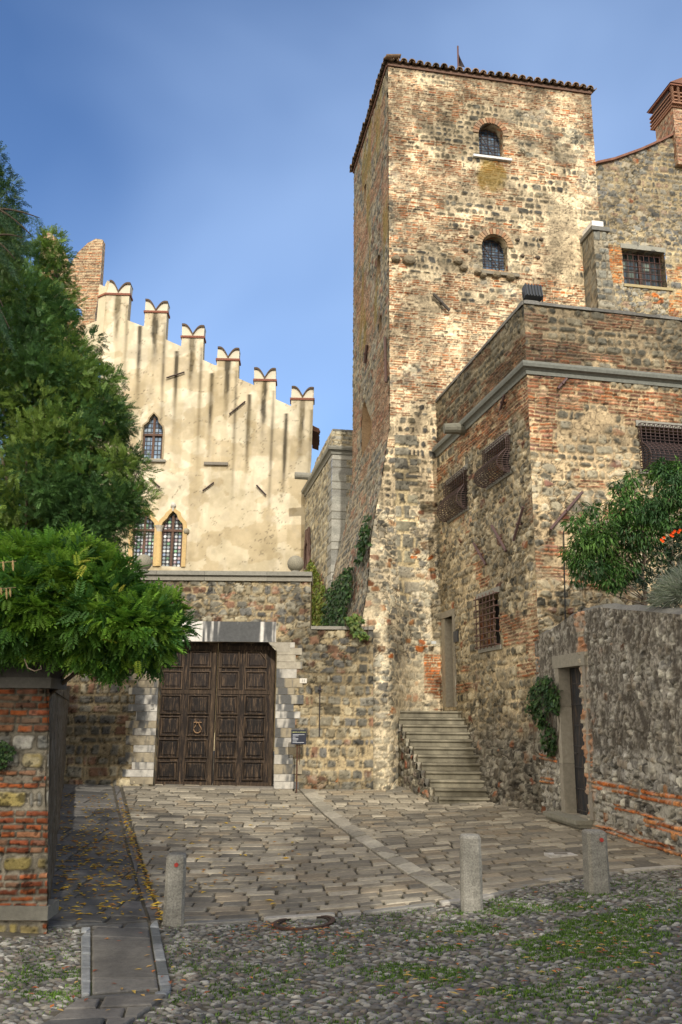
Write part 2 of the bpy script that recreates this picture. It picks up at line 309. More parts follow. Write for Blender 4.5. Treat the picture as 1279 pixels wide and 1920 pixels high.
def surface(acc, W, outline, style, holes=(), res=.03, amp=.025, reveal=.3, off=0, batter=None, cl=None, cr=None, thick=0, rcol=None, img=True):
    """masonry sheet on wall W; outline and holes in (u,z); cl / cr: outward normal of the wall that joins at the left / right corner"""
    outline = np.asarray(outline, float); a0, a1 = outline.min(0), outline.max(0)
    nu = max(2, int(math.ceil((a1[0]-a0[0])/res))+1); nv = max(2, int(math.ceil((a1[1]-a0[1])/res))+1)
    U, Z = np.meshgrid(np.linspace(a0[0], a1[0], nu), np.linspace(a0[1], a1[1], nv))
    uc = (U[:-1, :-1]+U[1:, 1:])/2; zc = (Z[:-1, :-1]+Z[1:, 1:])/2
    keep = inpoly(uc, zc, outline)
    rect = len(outline) == 4 and all(min(abs(p[0]-a0[0]), abs(p[0]-a1[0])) < 1e-6 and min(abs(p[1]-a0[1]), abs(p[1]-a1[1])) < 1e-6 for p in outline)
    if rect: keep[:] = True
    ins = [inpoly(uc, zc, h) for h in holes]
    def touch(mask):
        t = np.zeros(U.shape, bool); t[:-1, :-1] |= mask; t[1:, :-1] |= mask; t[:-1, 1:] |= mask; t[1:, 1:] |= mask; return t
    for h, q in zip(holes, ins): keep &= ~q
    tk = touch(keep)
    if not rect:
        b = tk & touch(~(inpoly(uc, zc, outline)))
        # grid border counts as outside
        bb = np.zeros(U.shape, bool); bb[0] = bb[-1] = True; bb[:, 0] = bb[:, -1] = True; b |= bb & tk
        U[b], Z[b] = nearest(U[b], Z[b], outline)
    for h, q in zip(holes, ins):
        b = tk & touch(q); U[b], Z[b] = nearest(U[b], Z[b], h)
    idx = -np.ones(U.shape, int); idx[tk] = np.arange(tk.sum())
    u, z = U[tk], Z[tk]
    h, c = style(u, z); c = crunch(c)
    o = off+(batter(u, z) if batter else 0)
    nrm = np.tile(np.append(W.n, 0), (len(u), 1)); nr = nrm.copy(); hh = h*amp
    ec = .018*fbm(z*9, z*0, 7, 3)+.012*hsh(np.floor(z/.07), 3)
    for cc, uu in ((cl, a0[0]), (cr, a1[0])):
        if cc is None: continue
        w8 = np.clip(1-np.abs(u-uu)/.05, 0, 1)
        hh = hh*(1-w8)+ec*w8*(amp/.025); nr = nr+w8[:, None]*np.append(cc, 0)
    V = W.pt(u, z, o)+nr*hh[:, None]
    q = np.stack([idx[:-1, :-1][keep], idx[:-1, 1:][keep], idx[1:, 1:][keep], idx[1:, :-1][keep]], 1)
    acc.add(V, q, c=c)
    def strip(poly, depth, d0=.0):
        e = edgepts(poly, .06); n = len(e); uu, zz = e[:, 0], e[:, 1]; L_ = np.arange(n)*.06
        rr = []; cc = []; ks = max(2, int(abs(depth)/.06)+1)
        for k in range(ks+1):
            dd = depth*k/ks; hh_, c_ = style(uu+(dd if depth > 0 else 0)*.7+L_*0+3.3, zz+dd*.3)
            c_ = crunch(c_)
            if rcol is not None: c_ = np.array(rcol)*(.8+.4*fbm(L_*4, dd*4+0*L_, 3))[:, None]
            ob = off+(batter(uu, zz) if batter else 0)
            rr.append(W.pt(uu, zz, ob-dd+(.0 if k else hh_*amp*.6))); cc.append(c_)
        R = np.array(rr); k_, n_ = R.shape[:2]; F = []
        for i in range(k_-1):
            j = np.arange(n_); F.append(np.stack([i*n_+j, i*n_+(j+1) % n_, (i+1)*n_+(j+1) % n_, (i+1)*n_+j], 1))
        acc.add(R.reshape(-1, 3), np.vstack(F), c=np.array(cc).reshape(-1, 3))
    for hl in holes:
        if reveal: strip(hl, reveal)
    if thick: strip(outline, thick)
def crunch(c):                                # widens the tonal spread between stones, joints and grime
    c = np.maximum(c, .004); l = c.mean(-1, keepdims=True); c = c*np.power(l/.36, .26); l = c.mean(-1, keepdims=True); return np.clip(l+(c-l)*1.26, .003, .9)
def rect(u0, u1, z0, z1): return [(u0, z0), (u1, z0), (u1, z1), (u0, z1)]
def archp(u0, u1, z0, z1, n=14, rise=None):     # round-headed opening, z1 = crown
    r = (u1-u0)/2; rise = r if rise is None else rise; cx = (u0+u1)/2
    return [(u0, z0), (u1, z0)]+[(cx+r*cos(a), z1-rise+rise*sin(a)) for a in np.linspace(0, pi, n)]
def wpoly(acc, W, poly, off0, off1, col=None):  # polygon on the wall given thickness
    a = W.pt(np.array(poly)[:, 0], np.array(poly)[:, 1], off0); e = np.append(W.n*(off1-off0), 0); return acc.prism(a, e, col)
def wbox(acc, W, u0, u1, z0, z1, o0, o1, col=None): return wpoly(acc, W, rect(u0, u1, z0, z1), o0, o1, col)
def ribbon(acc, W, pts, wid, o0, o1, col=None, closed=False):  # band of width wid to the outer (left-hand) side of a path
    p = np.array(pts, float); n = len(p); nn = []
    for i in range(n):
        a = p[(i-1) % n] if (closed or i) else p[i]; b = p[(i+1) % n] if (closed or i < n-1) else p[i]
        t = b-a; t = t/(np.linalg.norm(t)+1e-9); nn.append((t[1], -t[0]))
    q = p+np.array(nn)*wid; R = [[W.pt(p[i][0], p[i][1], o0), W.pt(p[i][0], p[i][1], o1), W.pt(q[i][0], q[i][1], o1), W.pt(q[i][0], q[i][1], o0)] for i in range(n)]
    if closed: R.append(R[0])
    return acc.loft(R, col, caps=not closed)
def cells_pane(u, z, cw, ch, pal, lead=(.05, .05, .06), seed=0, rnd=False):
    k = np.floor(u/cw); r = np.floor(z/ch); fu = u/cw-k-.5; fz = z/ch-r-.5
    c = pick(pal, hsh(k, r, seed+1))*(.6+.8*hsh(k, r, seed+2))[..., None]
    d = np.sqrt(fu**2+fz**2) if rnd else np.maximum(abs(fu), abs(fz))
    return d*0, lerp(c, np.array(lead), sst(.33, .42, d)[..., None])
def grille(acc, W, u0, u1, z0, z1, nu, nz, off, r=.011, col=(.16, .09, .07)):
    for i in range(nu):
        u = u0+(u1-u0)*(i+.5)/nu; acc.tube([W.pt(u, z0, off), W.pt(u, z1, off)], r, 6, col)
    for i in range(nz):
        z = z0+(z1-z0)*(i+.5)/nz; acc.tube([W.pt(u0, z, off+.012), W.pt(u1, z, off+.012)], r, 6, col)
def bar(acc, W, a, b, off, r=.03, n=7, col=(.10, .06, .05), kink=0):
    pa, pb = W.px(*a, off=off), W.px(*b, off=off); mid = ((pa[0]+pb[0])/2, (pa[1]+pb[1])/2)
    acc.tube([W.pt(*pa, off), W.pt(*mid, off+kink), W.pt(*pb, off)], r, n, col)
    acc.tube([W.pt(*mid, -.05), W.pt(*mid, off+r+.02)], r*.8, 6, col)
# ================================================================== GROUND
GC = [(640, 1920, 6.3), (0, 1920, 6.4), (1279, 1920, 5.9), (325, 1735, 10), (885, 1705, 9.8), (1120, 1668, 10), (90, 1745, 9.3), (285, 1475, 20),
      (520, 1480, 20), (122, 1470, 20), (700, 1478, 20.2), (825, 1512, 18.5), (925, 1500, 18.6), (1015, 1525, 16.4), (1110, 1557, 14.5), (1279, 1608, 11.75), (740, 1480, 20)]
GP = np.array([P(*q) for q in GC]); GP = np.vstack([GP, [[0, 0, .28], [-6, 2, .3], [6, 2, .35], [-9, 20, .45], [10, 14, .2], [9, 8, .25]]])
def _k(d2): return np.where(d2 > 0, d2*np.log(d2+1e-12), 0)
_n = len(GP); _A = np.zeros((_n+3, _n+3)); _d = ((GP[:, None, :2]-GP[None, :, :2])**2).sum(-1); _A[:_n, :_n] = _k(_d)+np.eye(_n)*3.0
_A[:_n, _n] = _A[_n, :_n] = 1; _A[:_n, _n+1:] = GP[:, :2]; _A[_n+1:, :_n] = GP[:, :2].T
_w = np.linalg.solve(_A, np.concatenate([GP[:, 2], [0, 0, 0]]))
def G(x, y):
    x, y = np.broadcast_arrays(np.asarray(x, float), np.asarray(y, float)); z = _w[_n]+_w[_n+1]*x+_w[_n+2]*y
    for i in range(_n): z = z+_w[i]*_k((x-GP[i, 0])**2+(y-GP[i, 1])**2)
    r = np.sqrt((x*.8)**2+(y-11)**2); t = sst(10, 17, r)
    return np.clip(z, -.6, .9)*(1-t)+.2*t-1.2*sst(25, 60, r)
def gpx(x, y):                                   # where a sight line meets the ground
    d = ray(x, y); t = 2.0/max(-d[2], 1e-3)
    for _ in range(60):
        q = d*t; t = t*.5+.5*(EYE-float(G(q[0], q[1])))/max(-d[2], 1e-3); t = min(t, 60)
    return np.array([d[0]*t, d[1]*t])
a = Acc((.06, .055, .04))
xs = np.concatenate([[-900, -300, -100, -50, -25, -15], np.arange(-9, 9.01, .15), [15, 25, 50, 100, 300, 900]]); ys = np.concatenate([[-900, -300, -100, -40, -15, -5], np.arange(0, 24.1, .12), [30, 45, 80, 300, 900]])
X, Y = np.meshgrid(xs, ys); Z = G(X, Y)-.012; nx = len(xs); ii = np.arange(len(ys)-1)[:, None]*nx+np.arange(nx-1)
gpx_, gpy_ = proj(X, Y, Z)
def green(qx, qy, x, y):
    d = 1.1*np.exp(-(((qx-1080)/230)**2+((qy-1735)/60)**2))+.8*np.exp(-(((qx-1180)/160)**2+((qy-1770)/55)**2))+.75*np.exp(-(((qx-850)/330)**2+((qy-1810)/55)**2))+.75*np.exp(-(((qx-100)/85)**2+((qy-1850)/45)**2))+.45*np.exp(-(((qx-700)/400)**2+((qy-1870)/60)**2))
    return d*sst(.40, .60, fbm(x*2.3, y*3.5, 77, 4))
gc = lerp(np.array([.10, .088, .065]), np.array([.06, .09, .025]), np.clip(green(gpx_, gpy_, X, Y)*1.6, 0, .95)[..., None])*(.7+.6*fbm(X*6, Y*6, 5))[..., None]
a.add(np.stack([X, Y, Z], -1), np.stack([ii, ii+1, ii+nx+1, ii+nx], -1).reshape(-1, 4), c=gc.reshape(-1, 3))
a.build('ground', M_SOIL, smooth=True, kind='structure', origin=(0, 0, 0))
def ccw(p):
    p = np.array(p); s = sum(p[i][0]*p[(i+1) % len(p)][1]-p[(i+1) % len(p)][0]*p[i][1] for i in range(len(p))); return p if s > 0 else p[::-1]
def hull(p):
    p = sorted(tuple(float(v) for v in q) for q in p)
    def half(p):
        h = []
        for q in p:
            while len(h) > 1 and (h[-1][0]-h[-2][0])*(q[1]-h[-2][1])-(h[-1][1]-h[-2][1])*(q[0]-h[-2][0]) <= 0: h.pop()
            h.append(q)
        return h
    return ccw(half(p)[:-1]+half(p[::-1])[:-1])
def clip(poly, reg):
    for i in range(len(reg)):
        a, b = reg[i], reg[(i+1) % len(reg)]; e = b-a; out = []
        for j in range(len(poly)):
            p, q = poly[j], poly[(j+1) % len(poly)]; sp = e[0]*(p[1]-a[1])-e[1]*(p[0]-a[0]); sq = e[0]*(q[1]-a[1])-e[1]*(q[0]-a[0])
            if sp >= 0: out.append(p)
            if (sp >= 0) != (sq >= 0): out.append(p+(q-p)*sp/(sp-sq))
        poly = out
        if len(poly) < 3: return None
    return np.array(poly)
def stone_block(acc, poly, z, bev, col, tilt=(0, 0), skirt=.06):
    poly = ccw(poly); c = poly.mean(0); n = len(poly)
    e = np.linalg.norm(np.roll(poly, -1, 0)-poly, axis=1)
    area = .5*abs(sum(poly[i][0]*poly[(i+1) % n][1]-poly[(i+1) % n][0]*poly[i][1] for i in range(n)))
    if area < .004: return
    f1 = 1-bev*2.2/sqrt(area); f2 = 1-bev*.4/sqrt(area)
    R = []
    for f, dz in ((f2, -skirt), (f2, z-bev*.55), ((f1+f2)/2, z-bev*.12), (f1, z)):
        q = c+(poly-c)*f; R.append(np.column_stack([q, G(q[:, 0], q[:, 1])+dz+(q-c)@np.array(tilt)]))
    R = np.array(R); F = [(i*n+j, i*n+(j+1) % n, (i+1)*n+(j+1) % n, (i+1)*n+j) for i in range(3) for j in range(n)]
    acc.add(R.reshape(-1, 3), F, FN=[list(range(3*n, 4*n))], c=col)
def pave(acc, regpx, ang, row, ln, pal, seed, gap=.012, z=.02, bev=.02, world=False, jit=.3, tone=.25):
    rg = random.Random(seed); reg = hull(regpx if world else [(np.array(p[1:]) if p[0] == 'w' else gpx(*p)) for p in regpx]); c0 = reg.mean(0)
    a = radians(ang); ex = np.array([cos(a), sin(a)]); ey = np.array([-sin(a), cos(a)]); T = (reg-c0)@np.stack([ex, ey], 1)
    y = T[:, 1].min()
    while y < T[:, 1].max():
        h = row*rg.uniform(.8, 1.2); x = T[:, 0].min()-rg.random()*ln[1]
        while x < T[:, 0].max():
            w_ = rg.uniform(*ln); g = gap
            q = np.array([(x+g, y+g), (x+w_-g, y+g), (x+w_-g, y+h-g), (x+g, y+h-g)])
            q += np.array([[rg.uniform(-1, 1)*jit*.04 for _ in range(2)] for _ in range(4)])
            q = c0+q[:, :1]*ex+q[:, 1:]*ey; q = clip(q, reg)
            if q is not None:
                col = np.array(rg.choice(pal))*rg.uniform(1-tone, 1+tone)
                stone_block(acc, q, z+rg.uniform(-.006, .006), bev, col, (rg.uniform(-.012, .012), rg.uniform(-.012, .012)))
            x += w_
        y += h
PV = [(.25, .22, .165), (.30, .265, .20), (.21, .185, .14), (.35, .31, .235), (.16, .145, .115), (.26, .215, .15)]
a = Acc()
pave(a, [(226, 1462), (549, 1470), (846, 1690), (640, 1712), (306, 1728)], 1.5, .235, (.26, .52), PV, 1)
pave(a, [(578, 1466), ('w', -.9, 21.3), ('w', 5, 21.3), ('w', 6.0, 12.0), (1300, 1620), (1005, 1650), (887, 1683)], 4, .23, (.26, .5), PV, 2)
a.build('paving', M_PAVE, kind='structure')
a = Acc(); pave(a, [(551, 1470), (576, 1466), (885, 1684), (849, 1690)], -49, .9, (.3, .75), [(.33, .30, .24), (.37, .34, .27)], 3, z=.024)
a.build('diagonal_paving_band', M_PAVE, kind='structure')
a = Acc()
for (x0, y0), (x1, y1) in (((306, 1728), (640, 1712)), ((640, 1712), (885, 1685)), ((885, 1685), (1005, 1652)), ((1005, 1652), (1300, 1622))):
    p, q = gpx(x0, y0), gpx(x1, y1); t = (q-p)/np.linalg.norm(q-p); n = np.array([t[1], -t[0]])
    pave(a, [p+n*.005, q+n*.005, q+n*.15, p+n*.15], math.degrees(atan2(t[1], t[0])), 1, (.7, 1.3), [(.33, .31, .27), (.28, .27, .24)], 5, world=True, z=.022)
a.build('kerb', M_PAVE, kind='structure')
DK = [(.115, .11, .10), (.145, .135, .12), (.10, .10, .095), (.16, .15, .13)]
a = Acc(); pave(a, [(110, 1462), (209, 1470), (277, 1728), (60, 1740)], 0, .42, (.55, 1.0), DK, 7, z=.018)
pave(a, [(172, 1738), (278, 1732), (298, 1856), (172, 1866)], 2, .50, (1.2, 1.3), DK, 8, z=.018, gap=.008)
pave(a, [(152, 1740), (170, 1739), (170, 1868), (152, 1868)], 90, .7, (.25, .5), [(.20, .21, .21), (.26, .27, .27)], 9, gap=.006)
pave(a, [(280, 1730), (296, 1728), (323, 1856), (300, 1860)], 90, .7, (.25, .5), [(.20, .21, .21), (.24, .25, .25), (.14, .15, .15)], 10, gap=.006)
pave(a, [(150, 1872), (322, 1862), (222, 1935), (60, 1935)], 8, .30, (.7, 1.1), DK+[(.17, .18, .19)], 11, gap=.01)
a.build('footpath', M_PAVE, kind='structure')
a = Acc((.13, .125, .115)); pave(a, [(213, 1470), (223, 1470), (302, 1728), (283, 1729)], 98, .5, (.3, .9), [(.13, .125, .12), (.16, .15, .14)], 12, z=.006, gap=.01)
a.build('drain_channel', M_PAVE, kind='structure')
# cobbles: rounded river stones set on edge
rs = np.random.RandomState(3)
EXW = [ccw([gpx(*p) for p in q]) for q in ([(306, 1732), (640, 1716), (640, 1460), (100, 1460), (60, 1740)], [(640, 1716), (885, 1689), (1005, 1656), (1300, 1626), (1380, 1560), (900, 1450), (640, 1460)],
      [(150, 1735), (300, 1728), (326, 1862), (150, 1874)], [(150, 1868), (326, 1860), (215, 1940), (40, 1940)], [(-80, 1700), (94, 1700), (90, 1752), (-80, 1760)])]
gx, gy = np.meshgrid(np.arange(-5.2, 6.2, .078), np.arange(4.7, 13.2, .052)); gx = gx+(np.arange(gx.shape[0]) % 2)[:, None]*.049
gx = (gx+rs.uniform(-.026, .026, gx.shape)).ravel(); gy = (gy+rs.uniform(-.014, .014, gy.shape)).ravel()
ok = np.ones(len(gx), bool)
for e in EXW: ok &= ~inpoly(gx, gy, e)
ppx, ppy = proj(gx, gy, G(gx, gy)); ok &= (ppx > -60) & (ppx < 1340) & (ppy < 1975) & (rs.rand(len(gx)) > .05)
gx, gy = gx[ok], gy[ok]; n = len(gx)
K = 8; an = np.arange(K)*2*pi/K; tmpl = [(0, 0, 1.)]+[(.6*cos(q), .6*sin(q), .86) for q in an]+[(cos(q), sin(q), .0) for q in an]
tmpl = np.array(tmpl); rx = rs.uniform(.030, .060, n); ry = rs.uniform(.012, .025, n); rh = rs.uniform(.009, .021, n); ra = rs.normal(0.05, .25, n)+.35*(fbm(gx*.7, gy*.7, 5)-.5)
jt = 1+.25*(rs.rand(n, len(tmpl))-.5)
lx = tmpl[:, 0]*rx[:, None]*jt; ly = tmpl[:, 1]*ry[:, None]*jt; lz = tmpl[:, 2]*rh[:, None]
tx, ty = rs.normal(0, .12, n), rs.normal(0, .12, n); lz = lz+lx*tx[:, None]+ly*ty[:, None]
V = np.stack([gx[:, None]+lx*np.cos(ra)[:, None]-ly*np.sin(ra)[:, None], gy[:, None]+lx*np.sin(ra)[:, None]+ly*np.cos(ra)[:, None], G(gx, gy)[:, None]-.012+lz], -1)
pc = pick([(.15, .145, .125), (.20, .19, .165), (.12, .115, .10), (.25, .24, .21), (.17, .155, .125), (.31, .30, .265), (.09, .085, .08), (.15, .125, .10)], rs.rand(n))*rs.uniform(.75, 1.25, n)[:, None]
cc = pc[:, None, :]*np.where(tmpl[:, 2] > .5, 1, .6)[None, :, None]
F3 = [(0, 1+j, 1+(j+1) % K) for j in range(K)]; F4 = [(1+j, 1+K+j, 1+K+(j+1) % K, 1+(j+1) % K) for j in range(K)]
T = len(tmpl); off = np.arange(n)[:, None, None]*T
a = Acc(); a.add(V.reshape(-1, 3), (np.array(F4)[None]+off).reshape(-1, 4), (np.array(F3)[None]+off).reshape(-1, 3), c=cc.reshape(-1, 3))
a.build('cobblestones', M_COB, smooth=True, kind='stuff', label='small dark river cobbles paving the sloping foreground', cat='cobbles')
# grass tufts between the cobbles
def blades(name, pts, hgt, label, seed, cat='grass', cols=((.09, .18, .025), (.14, .24, .035), (.06, .12, .02))):
    rs = np.random.RandomState(seed); n = len(pts); an = rs.rand(n)*2*pi; h = hgt*rs.uniform(.5, 1.3, n); wd = .0045*rs.uniform(.7, 1.4, n); le = h*rs.uniform(.2, .9, n); la = rs.rand(n)*2*pi
    z = G(pts[:, 0], pts[:, 1])-.01; b = np.stack([pts[:, 0], pts[:, 1], z], -1); s = np.stack([np.cos(an), np.sin(an), 0*an], -1)*wd[:, None]
    t = b+np.stack([np.cos(la)*le, np.sin(la)*le, h], -1); md = b+np.stack([np.cos(la)*le*.3, np.sin(la)*le*.3, h*.6], -1)
    V = np.stack([b-s, b+s, md+s*.7, md-s*.7, t], 1); o = np.arange(n)[:, None]*5
    a = Acc(); a.add(V.reshape(-1, 3), o+np.array([0, 1, 2, 3]), o+np.array([3, 2, 4]), c=np.repeat(pick(cols, rs.rand(n))*rs.uniform(.7, 1.4, n)[:, None], 5, 0)); 
    return a.build(name, M_LEAF, kind='stuff', label=label, cat=cat)
q = np.column_stack([rs.uniform(-5, 6, 620000), rs.uniform(4.8, 12.5, 620000)]); qx, qy = proj(q[:, 0], q[:, 1], G(q[:, 0], q[:, 1]))
den = green(qx, qy, q[:, 0], q[:, 1])*.85+.02
ok = (rs.rand(len(q)) < den) & (qx > -20) & (qx < 1300) & (qy < 1940)
for e in EXW: ok &= ~inpoly(q[:, 0], q[:, 1], e)
blades('grass', q[ok], .024, 'short green grass growing between the cobbles', 5)
# fallen leaves
def leaf_litter(name, xy, zo, size, cols, label, seed):
    rs = np.random.RandomState(seed); n = len(xy); an = rs.rand(n)*2*pi; sz = size*rs.uniform(.6, 1.4, n); c, s = np.cos(an), np.sin(an)
    tp = np.array([(-1, 0, 0), (0, .38, .22), (1, 0, .05), (0, -.38, .22)]); lx = tp[:, 0]*sz[:, None]; ly = tp[:, 1]*sz[:, None]; lz = tp[:, 2]*sz[:, None]*rs.uniform(.2, 1.3, n)[:, None]
    V = np.stack([xy[:, 0:1]+lx*c[:, None]-ly*s[:, None], xy[:, 1:2]+lx*s[:, None]+ly*c[:, None], (G(xy[:, 0], xy[:, 1])+zo)[:, None]+lz+.004], -1)
    a = Acc(); a.add(V.reshape(-1, 3), F3=np.concatenate([np.arange(n)[:, None]*4+np.array([0, 1, 2]), np.arange(n)[:, None]*4+np.array([0, 2, 3])]), c=np.repeat(pick(cols, rs.rand(n)), 4, 0))
    a.build(name, M_LEAF, kind='stuff', label=label, cat='leaves')
YL = [(.80, .52, .04), (.85, .60, .07), (.62, .32, .04), (.70, .46, .05), (.45, .20, .04)]
pts = []
reg = [gpx(*p) for p in [(118, 1490), (216, 1490), (282, 1728), (96, 1732)]]
while len(pts) < 620:
    x = rs.uniform(-6.5, -1.5); y = rs.uniform(9.3, 19)
    if inpoly(np.array([x]), np.array([y]), reg)[0] and rs.rand() < .25+.75*np.exp(-((y-13)/3)**2): pts.append((x, y))
for t in np.linspace(0, 1, 190):
    e0, e1 = gpx(224+rs.uniform(-3, 6), 1500), gpx(300+rs.uniform(-4, 8), 1728); pts.append(e0+(e1-e0)*t**.8+rs.normal(0, .03, 2))
for _ in range(90):
    pts.append(gpx(rs.uniform(230, 560), rs.uniform(1510, 1700)))
leaf_litter('fallen_leaves', np.array(pts), .024, .046, YL, 'yellow leaves fallen on the dark footpath beside the garden wall', 8)
pts = np.array([gpx(rs.uniform(0, 1279), rs.uniform(1742, 1905)) for _ in range(170)]+[gpx(rs.normal(1110, 90), rs.normal(1745, 32)) for _ in range(70)]+[gpx(rs.normal(560, 110), 1742+abs(rs.normal(0, 20))) for _ in range(80)]+[gpx(rs.normal(500, 22), 1741+rs.normal(0, 6)) for _ in range(25)])
leaf_litter('fallen_leaves', pts, .022, .032, [(.60, .20, .05), (.42, .14, .06), (.55, .35, .12), (.60, .42, .10), (.30, .10, .05)], 'brown and orange leaves scattered over the foreground cobbles', 9)
# manhole ring
g = gpx(570, 1731); a = Acc((.10, .06, .045)); rr = .31
R = [[(g[0]+q*cos(t), g[1]+q*sin(t), float(G(g[0]+q*cos(t), g[1]+q*sin(t)))+h) for q, h in ((rr-.022, .0), (rr-.022, .020), (rr+.022, .020), (rr+.022, .0))] for t in np.linspace(0, 2*pi, 40)]
a.loft(R, caps=False); mh = thing('manhole', 'round manhole with rusty rim sunk in the cobbles near the paving edge', 'manhole', (g[0], g[1], float(G(*g))))
a.build('rim', M_IRON, mh)
a = Acc((.05, .035, .028)); R = [[(g[0]+q*cos(t), g[1]+q*sin(t), float(G(g[0]+q*cos(t), g[1]+q*sin(t)))+h) for q, h in ((rr-.05, .0), (rr-.05, .014), (rr-.026, .014), (rr-.026, .0))] for t in np.linspace(0, 2*pi, 40)]
a.loft(R, caps=False); a.build('collar', M_IRON, mh)
g = gpx(1052, 1606); a = Acc(); a.box((g[0], g[1], float(G(*g))+.02), (.19, .02, 0), (-.02, .11, 0), (0, 0, .018), (.52, .50, .46)); a.box((g[0], g[1], float(G(*g))+.038), (.09, 0, 0), (0, .05, 0), (0, 0, .006), (.2, .18, .15))
a.build('drain_cover', M_PAVE, label='small pale stone drain cover set in the paving near the right bollard', cat='drain cover')
# ------------------------------------------------------------------ bollards
def bollard(px_, py_, Y, h, wd, label, seed, rot, ref=True):
    b = P(px_, py_, Y); z = float(G(b[0], b[1]))
    t = thing('bollard', label, 'bollard', (b[0], b[1], z), 'grey stone bollards along the paving edge'); a = Acc(); rs = np.random.RandomState(seed)
    R = []
    for k, zz in enumerate(np.concatenate([[-.15], np.linspace(0, h-.03, 14), [h-.012, h, h+.004]])):
        s = wd/2*(1-.06*max(zz, 0)/h)*(1 if k < 15 else (.93, .80, .45)[k-15]); ch = .28
        o = [(1, -1+ch), (1, 1-ch), (1-ch, 1), (-1+ch, 1), (-1, 1-ch), (-1, -1+ch), (-1+ch, -1), (1-ch, -1)]
        p8 = [(b[0]+s*(x*cos(rot)-y*sin(rot))*(1+rs.normal(0, .012)), b[1]+s*(x*sin(rot)+y*cos(rot))*(1+rs.normal(0, .012)), z+zz) for x, y in o]; R.append(p8)
    R = np.array(R); c = np.array([.22, .21, .18])*(.6+.8*fbm(R[..., 2]*14, R[..., 0]*14, seed))[..., None]
    a.loft(R, c.reshape(-1, 3)); a.build('shaft', M_COBB, t)
    if ref:
        a = Acc((.35, .03, .02)); f = np.array([-sin(0), -1, 0.]); cx = np.array([b[0]+(.02 if ref == 1 else .045), b[1]-wd*.49, z+h*.86])
        a.tube([cx+np.array([0, .03, 0]), cx-np.array([0, .012, 0])], .022, 12); a.build('reflector', M_PAINT, t)
    return t
M_COBB = mat('granite', .85, .5, 70, .5, 55, dist=.012)
bollard(325, 1737, 10.0, .71, .225, 'stone bollard at the left, beside the footpath, with a red reflector', 1, .15)
bollard(885, 1706, 9.8, .745, .235, 'pale stone bollard without a reflector, in front of the stairs', 2, -.1, ref=False)
bollard(1120, 1670, 10.0, .63, .235, 'stone bollard at the right, below the garden doorway, with a red reflector', 3, .1, ref=2)
# ================================================================== GATE WALL
WG = Wall(P(285, 1475, 20), 90)
RB = [(.21, .20, .17), (.28, .26, .21), (.34, .31, .24), (.17, .165, .15), (.40, .35, .25), (.25, .22, .16), (.27, .17, .12)]
def st_gate(u, z): 
    A = masonry(u, z, 11, H=.22, sw=.25, pb=.02, pbvar=.2, mortar=(.40, .33, .22), stone=RB, miss=.03, sj=.013, sr=.05, sl=.95, warp=.03, rough=.02)
    B = rubble(u, z, 12, .24, .17, mortar=(.40, .33, .22), stone=RB, pb=.04, gap=.07, sl=.9)
    h, c = mixst(A, B, sst(.45, .55, fbm(u*.8, z*.9, 13)+.25*sst(2.6, 3.4, z)-.05)); k = sst(.4, .62, fbm(u*1.2, z*.7, 15)); c = c*(1-.35*k[..., None])
    k = sst(.9, .2, z)*sst(.35, .6, fbm(u*2, z*3, 16)); return h, c*(1-.4*k[..., None])
door_l, door_r = WG.px(287, 1475)[0], WG.px(513, 1479)[0]; dz1 = WG.px(400, 1203)[1]; wl = -2.6; ztop = WG.px(400, 1084)[1]-.04; u585 = WG.px(583, 1100)[0]; z_r = WG.px(620, 1180)[1]; ur = 4.95
zb = .1
gw = thing('gate_wall', 'grey rubble stone wall with a moulded coping around the wooden gate', 'wall', (float(WG.O[0]+1.3), 20., .35))
a = Acc(); ch = .16
hole = [(door_l, zb-.01), (door_r, zb-.01), (door_r, dz1-.22), (door_r-.16, dz1-.06), (door_r-.2, dz1), (door_l+.2, dz1), (door_l+.16, dz1-.06), (door_l, dz1-.22)]
surface(a, WG, [(wl, zb-.02), (ur, zb-.02), (ur, z_r), (u585, z_r), (u585, ztop), (wl, ztop)], st_gate, [hole], res=.026, amp=.035, reveal=.42, thick=.7)
a.build('wall', M_STONE, gw, smooth=True)
# ground strip under the gate recess, coping, lintel, jambs
a = Acc((.31, .29, .24)); rg = random.Random(4); x = wl
while x < u585:
    x2 = min(x+rg.uniform(1.1, 1.5), u585+.03); k = rg.uniform(.85, 1.1)
    wbox(a, WG, x, x2-.006, ztop-.02, ztop+.10, -.66, .07, np.array([.30, .28, .23])*k); wbox(a, WG, x, x2-.006, ztop+.102, ztop+.20, -.7, .13, np.array([.27, .26, .22])*k); x = x2
a.build('coping', M_DRESS, gw)
a = Acc(); x = u585+.02
while x < ur: wbox(a, WG, x, x+.72, z_r, z_r+.075, -.6, .06, (.25, .235, .2)); x += .73
a.build('coping', M_DRESS, gw, label='thin dark coping of the lower right stretch')
def st_white(seed, vert=True):
    def f(u, z):
        h = fbm(u*6, z*6, seed); c = pick([(.42, .40, .36), (.46, .44, .40), (.38, .35, .29), (.33, .29, .22)], hsh(np.zeros(u.shape), seed+1))*(.8+.4*h)[..., None]
        k = sst(.44, .56, fbm(u*9+seed*.7, z*1.6, 22, 4)*.6+fbm(u*2.6, z*1.3, 25, 5)*.4)
        return h*.4, lerp(c, np.array([.10, .105, .11]), k[..., None]*.85)
    return f
a = Acc()
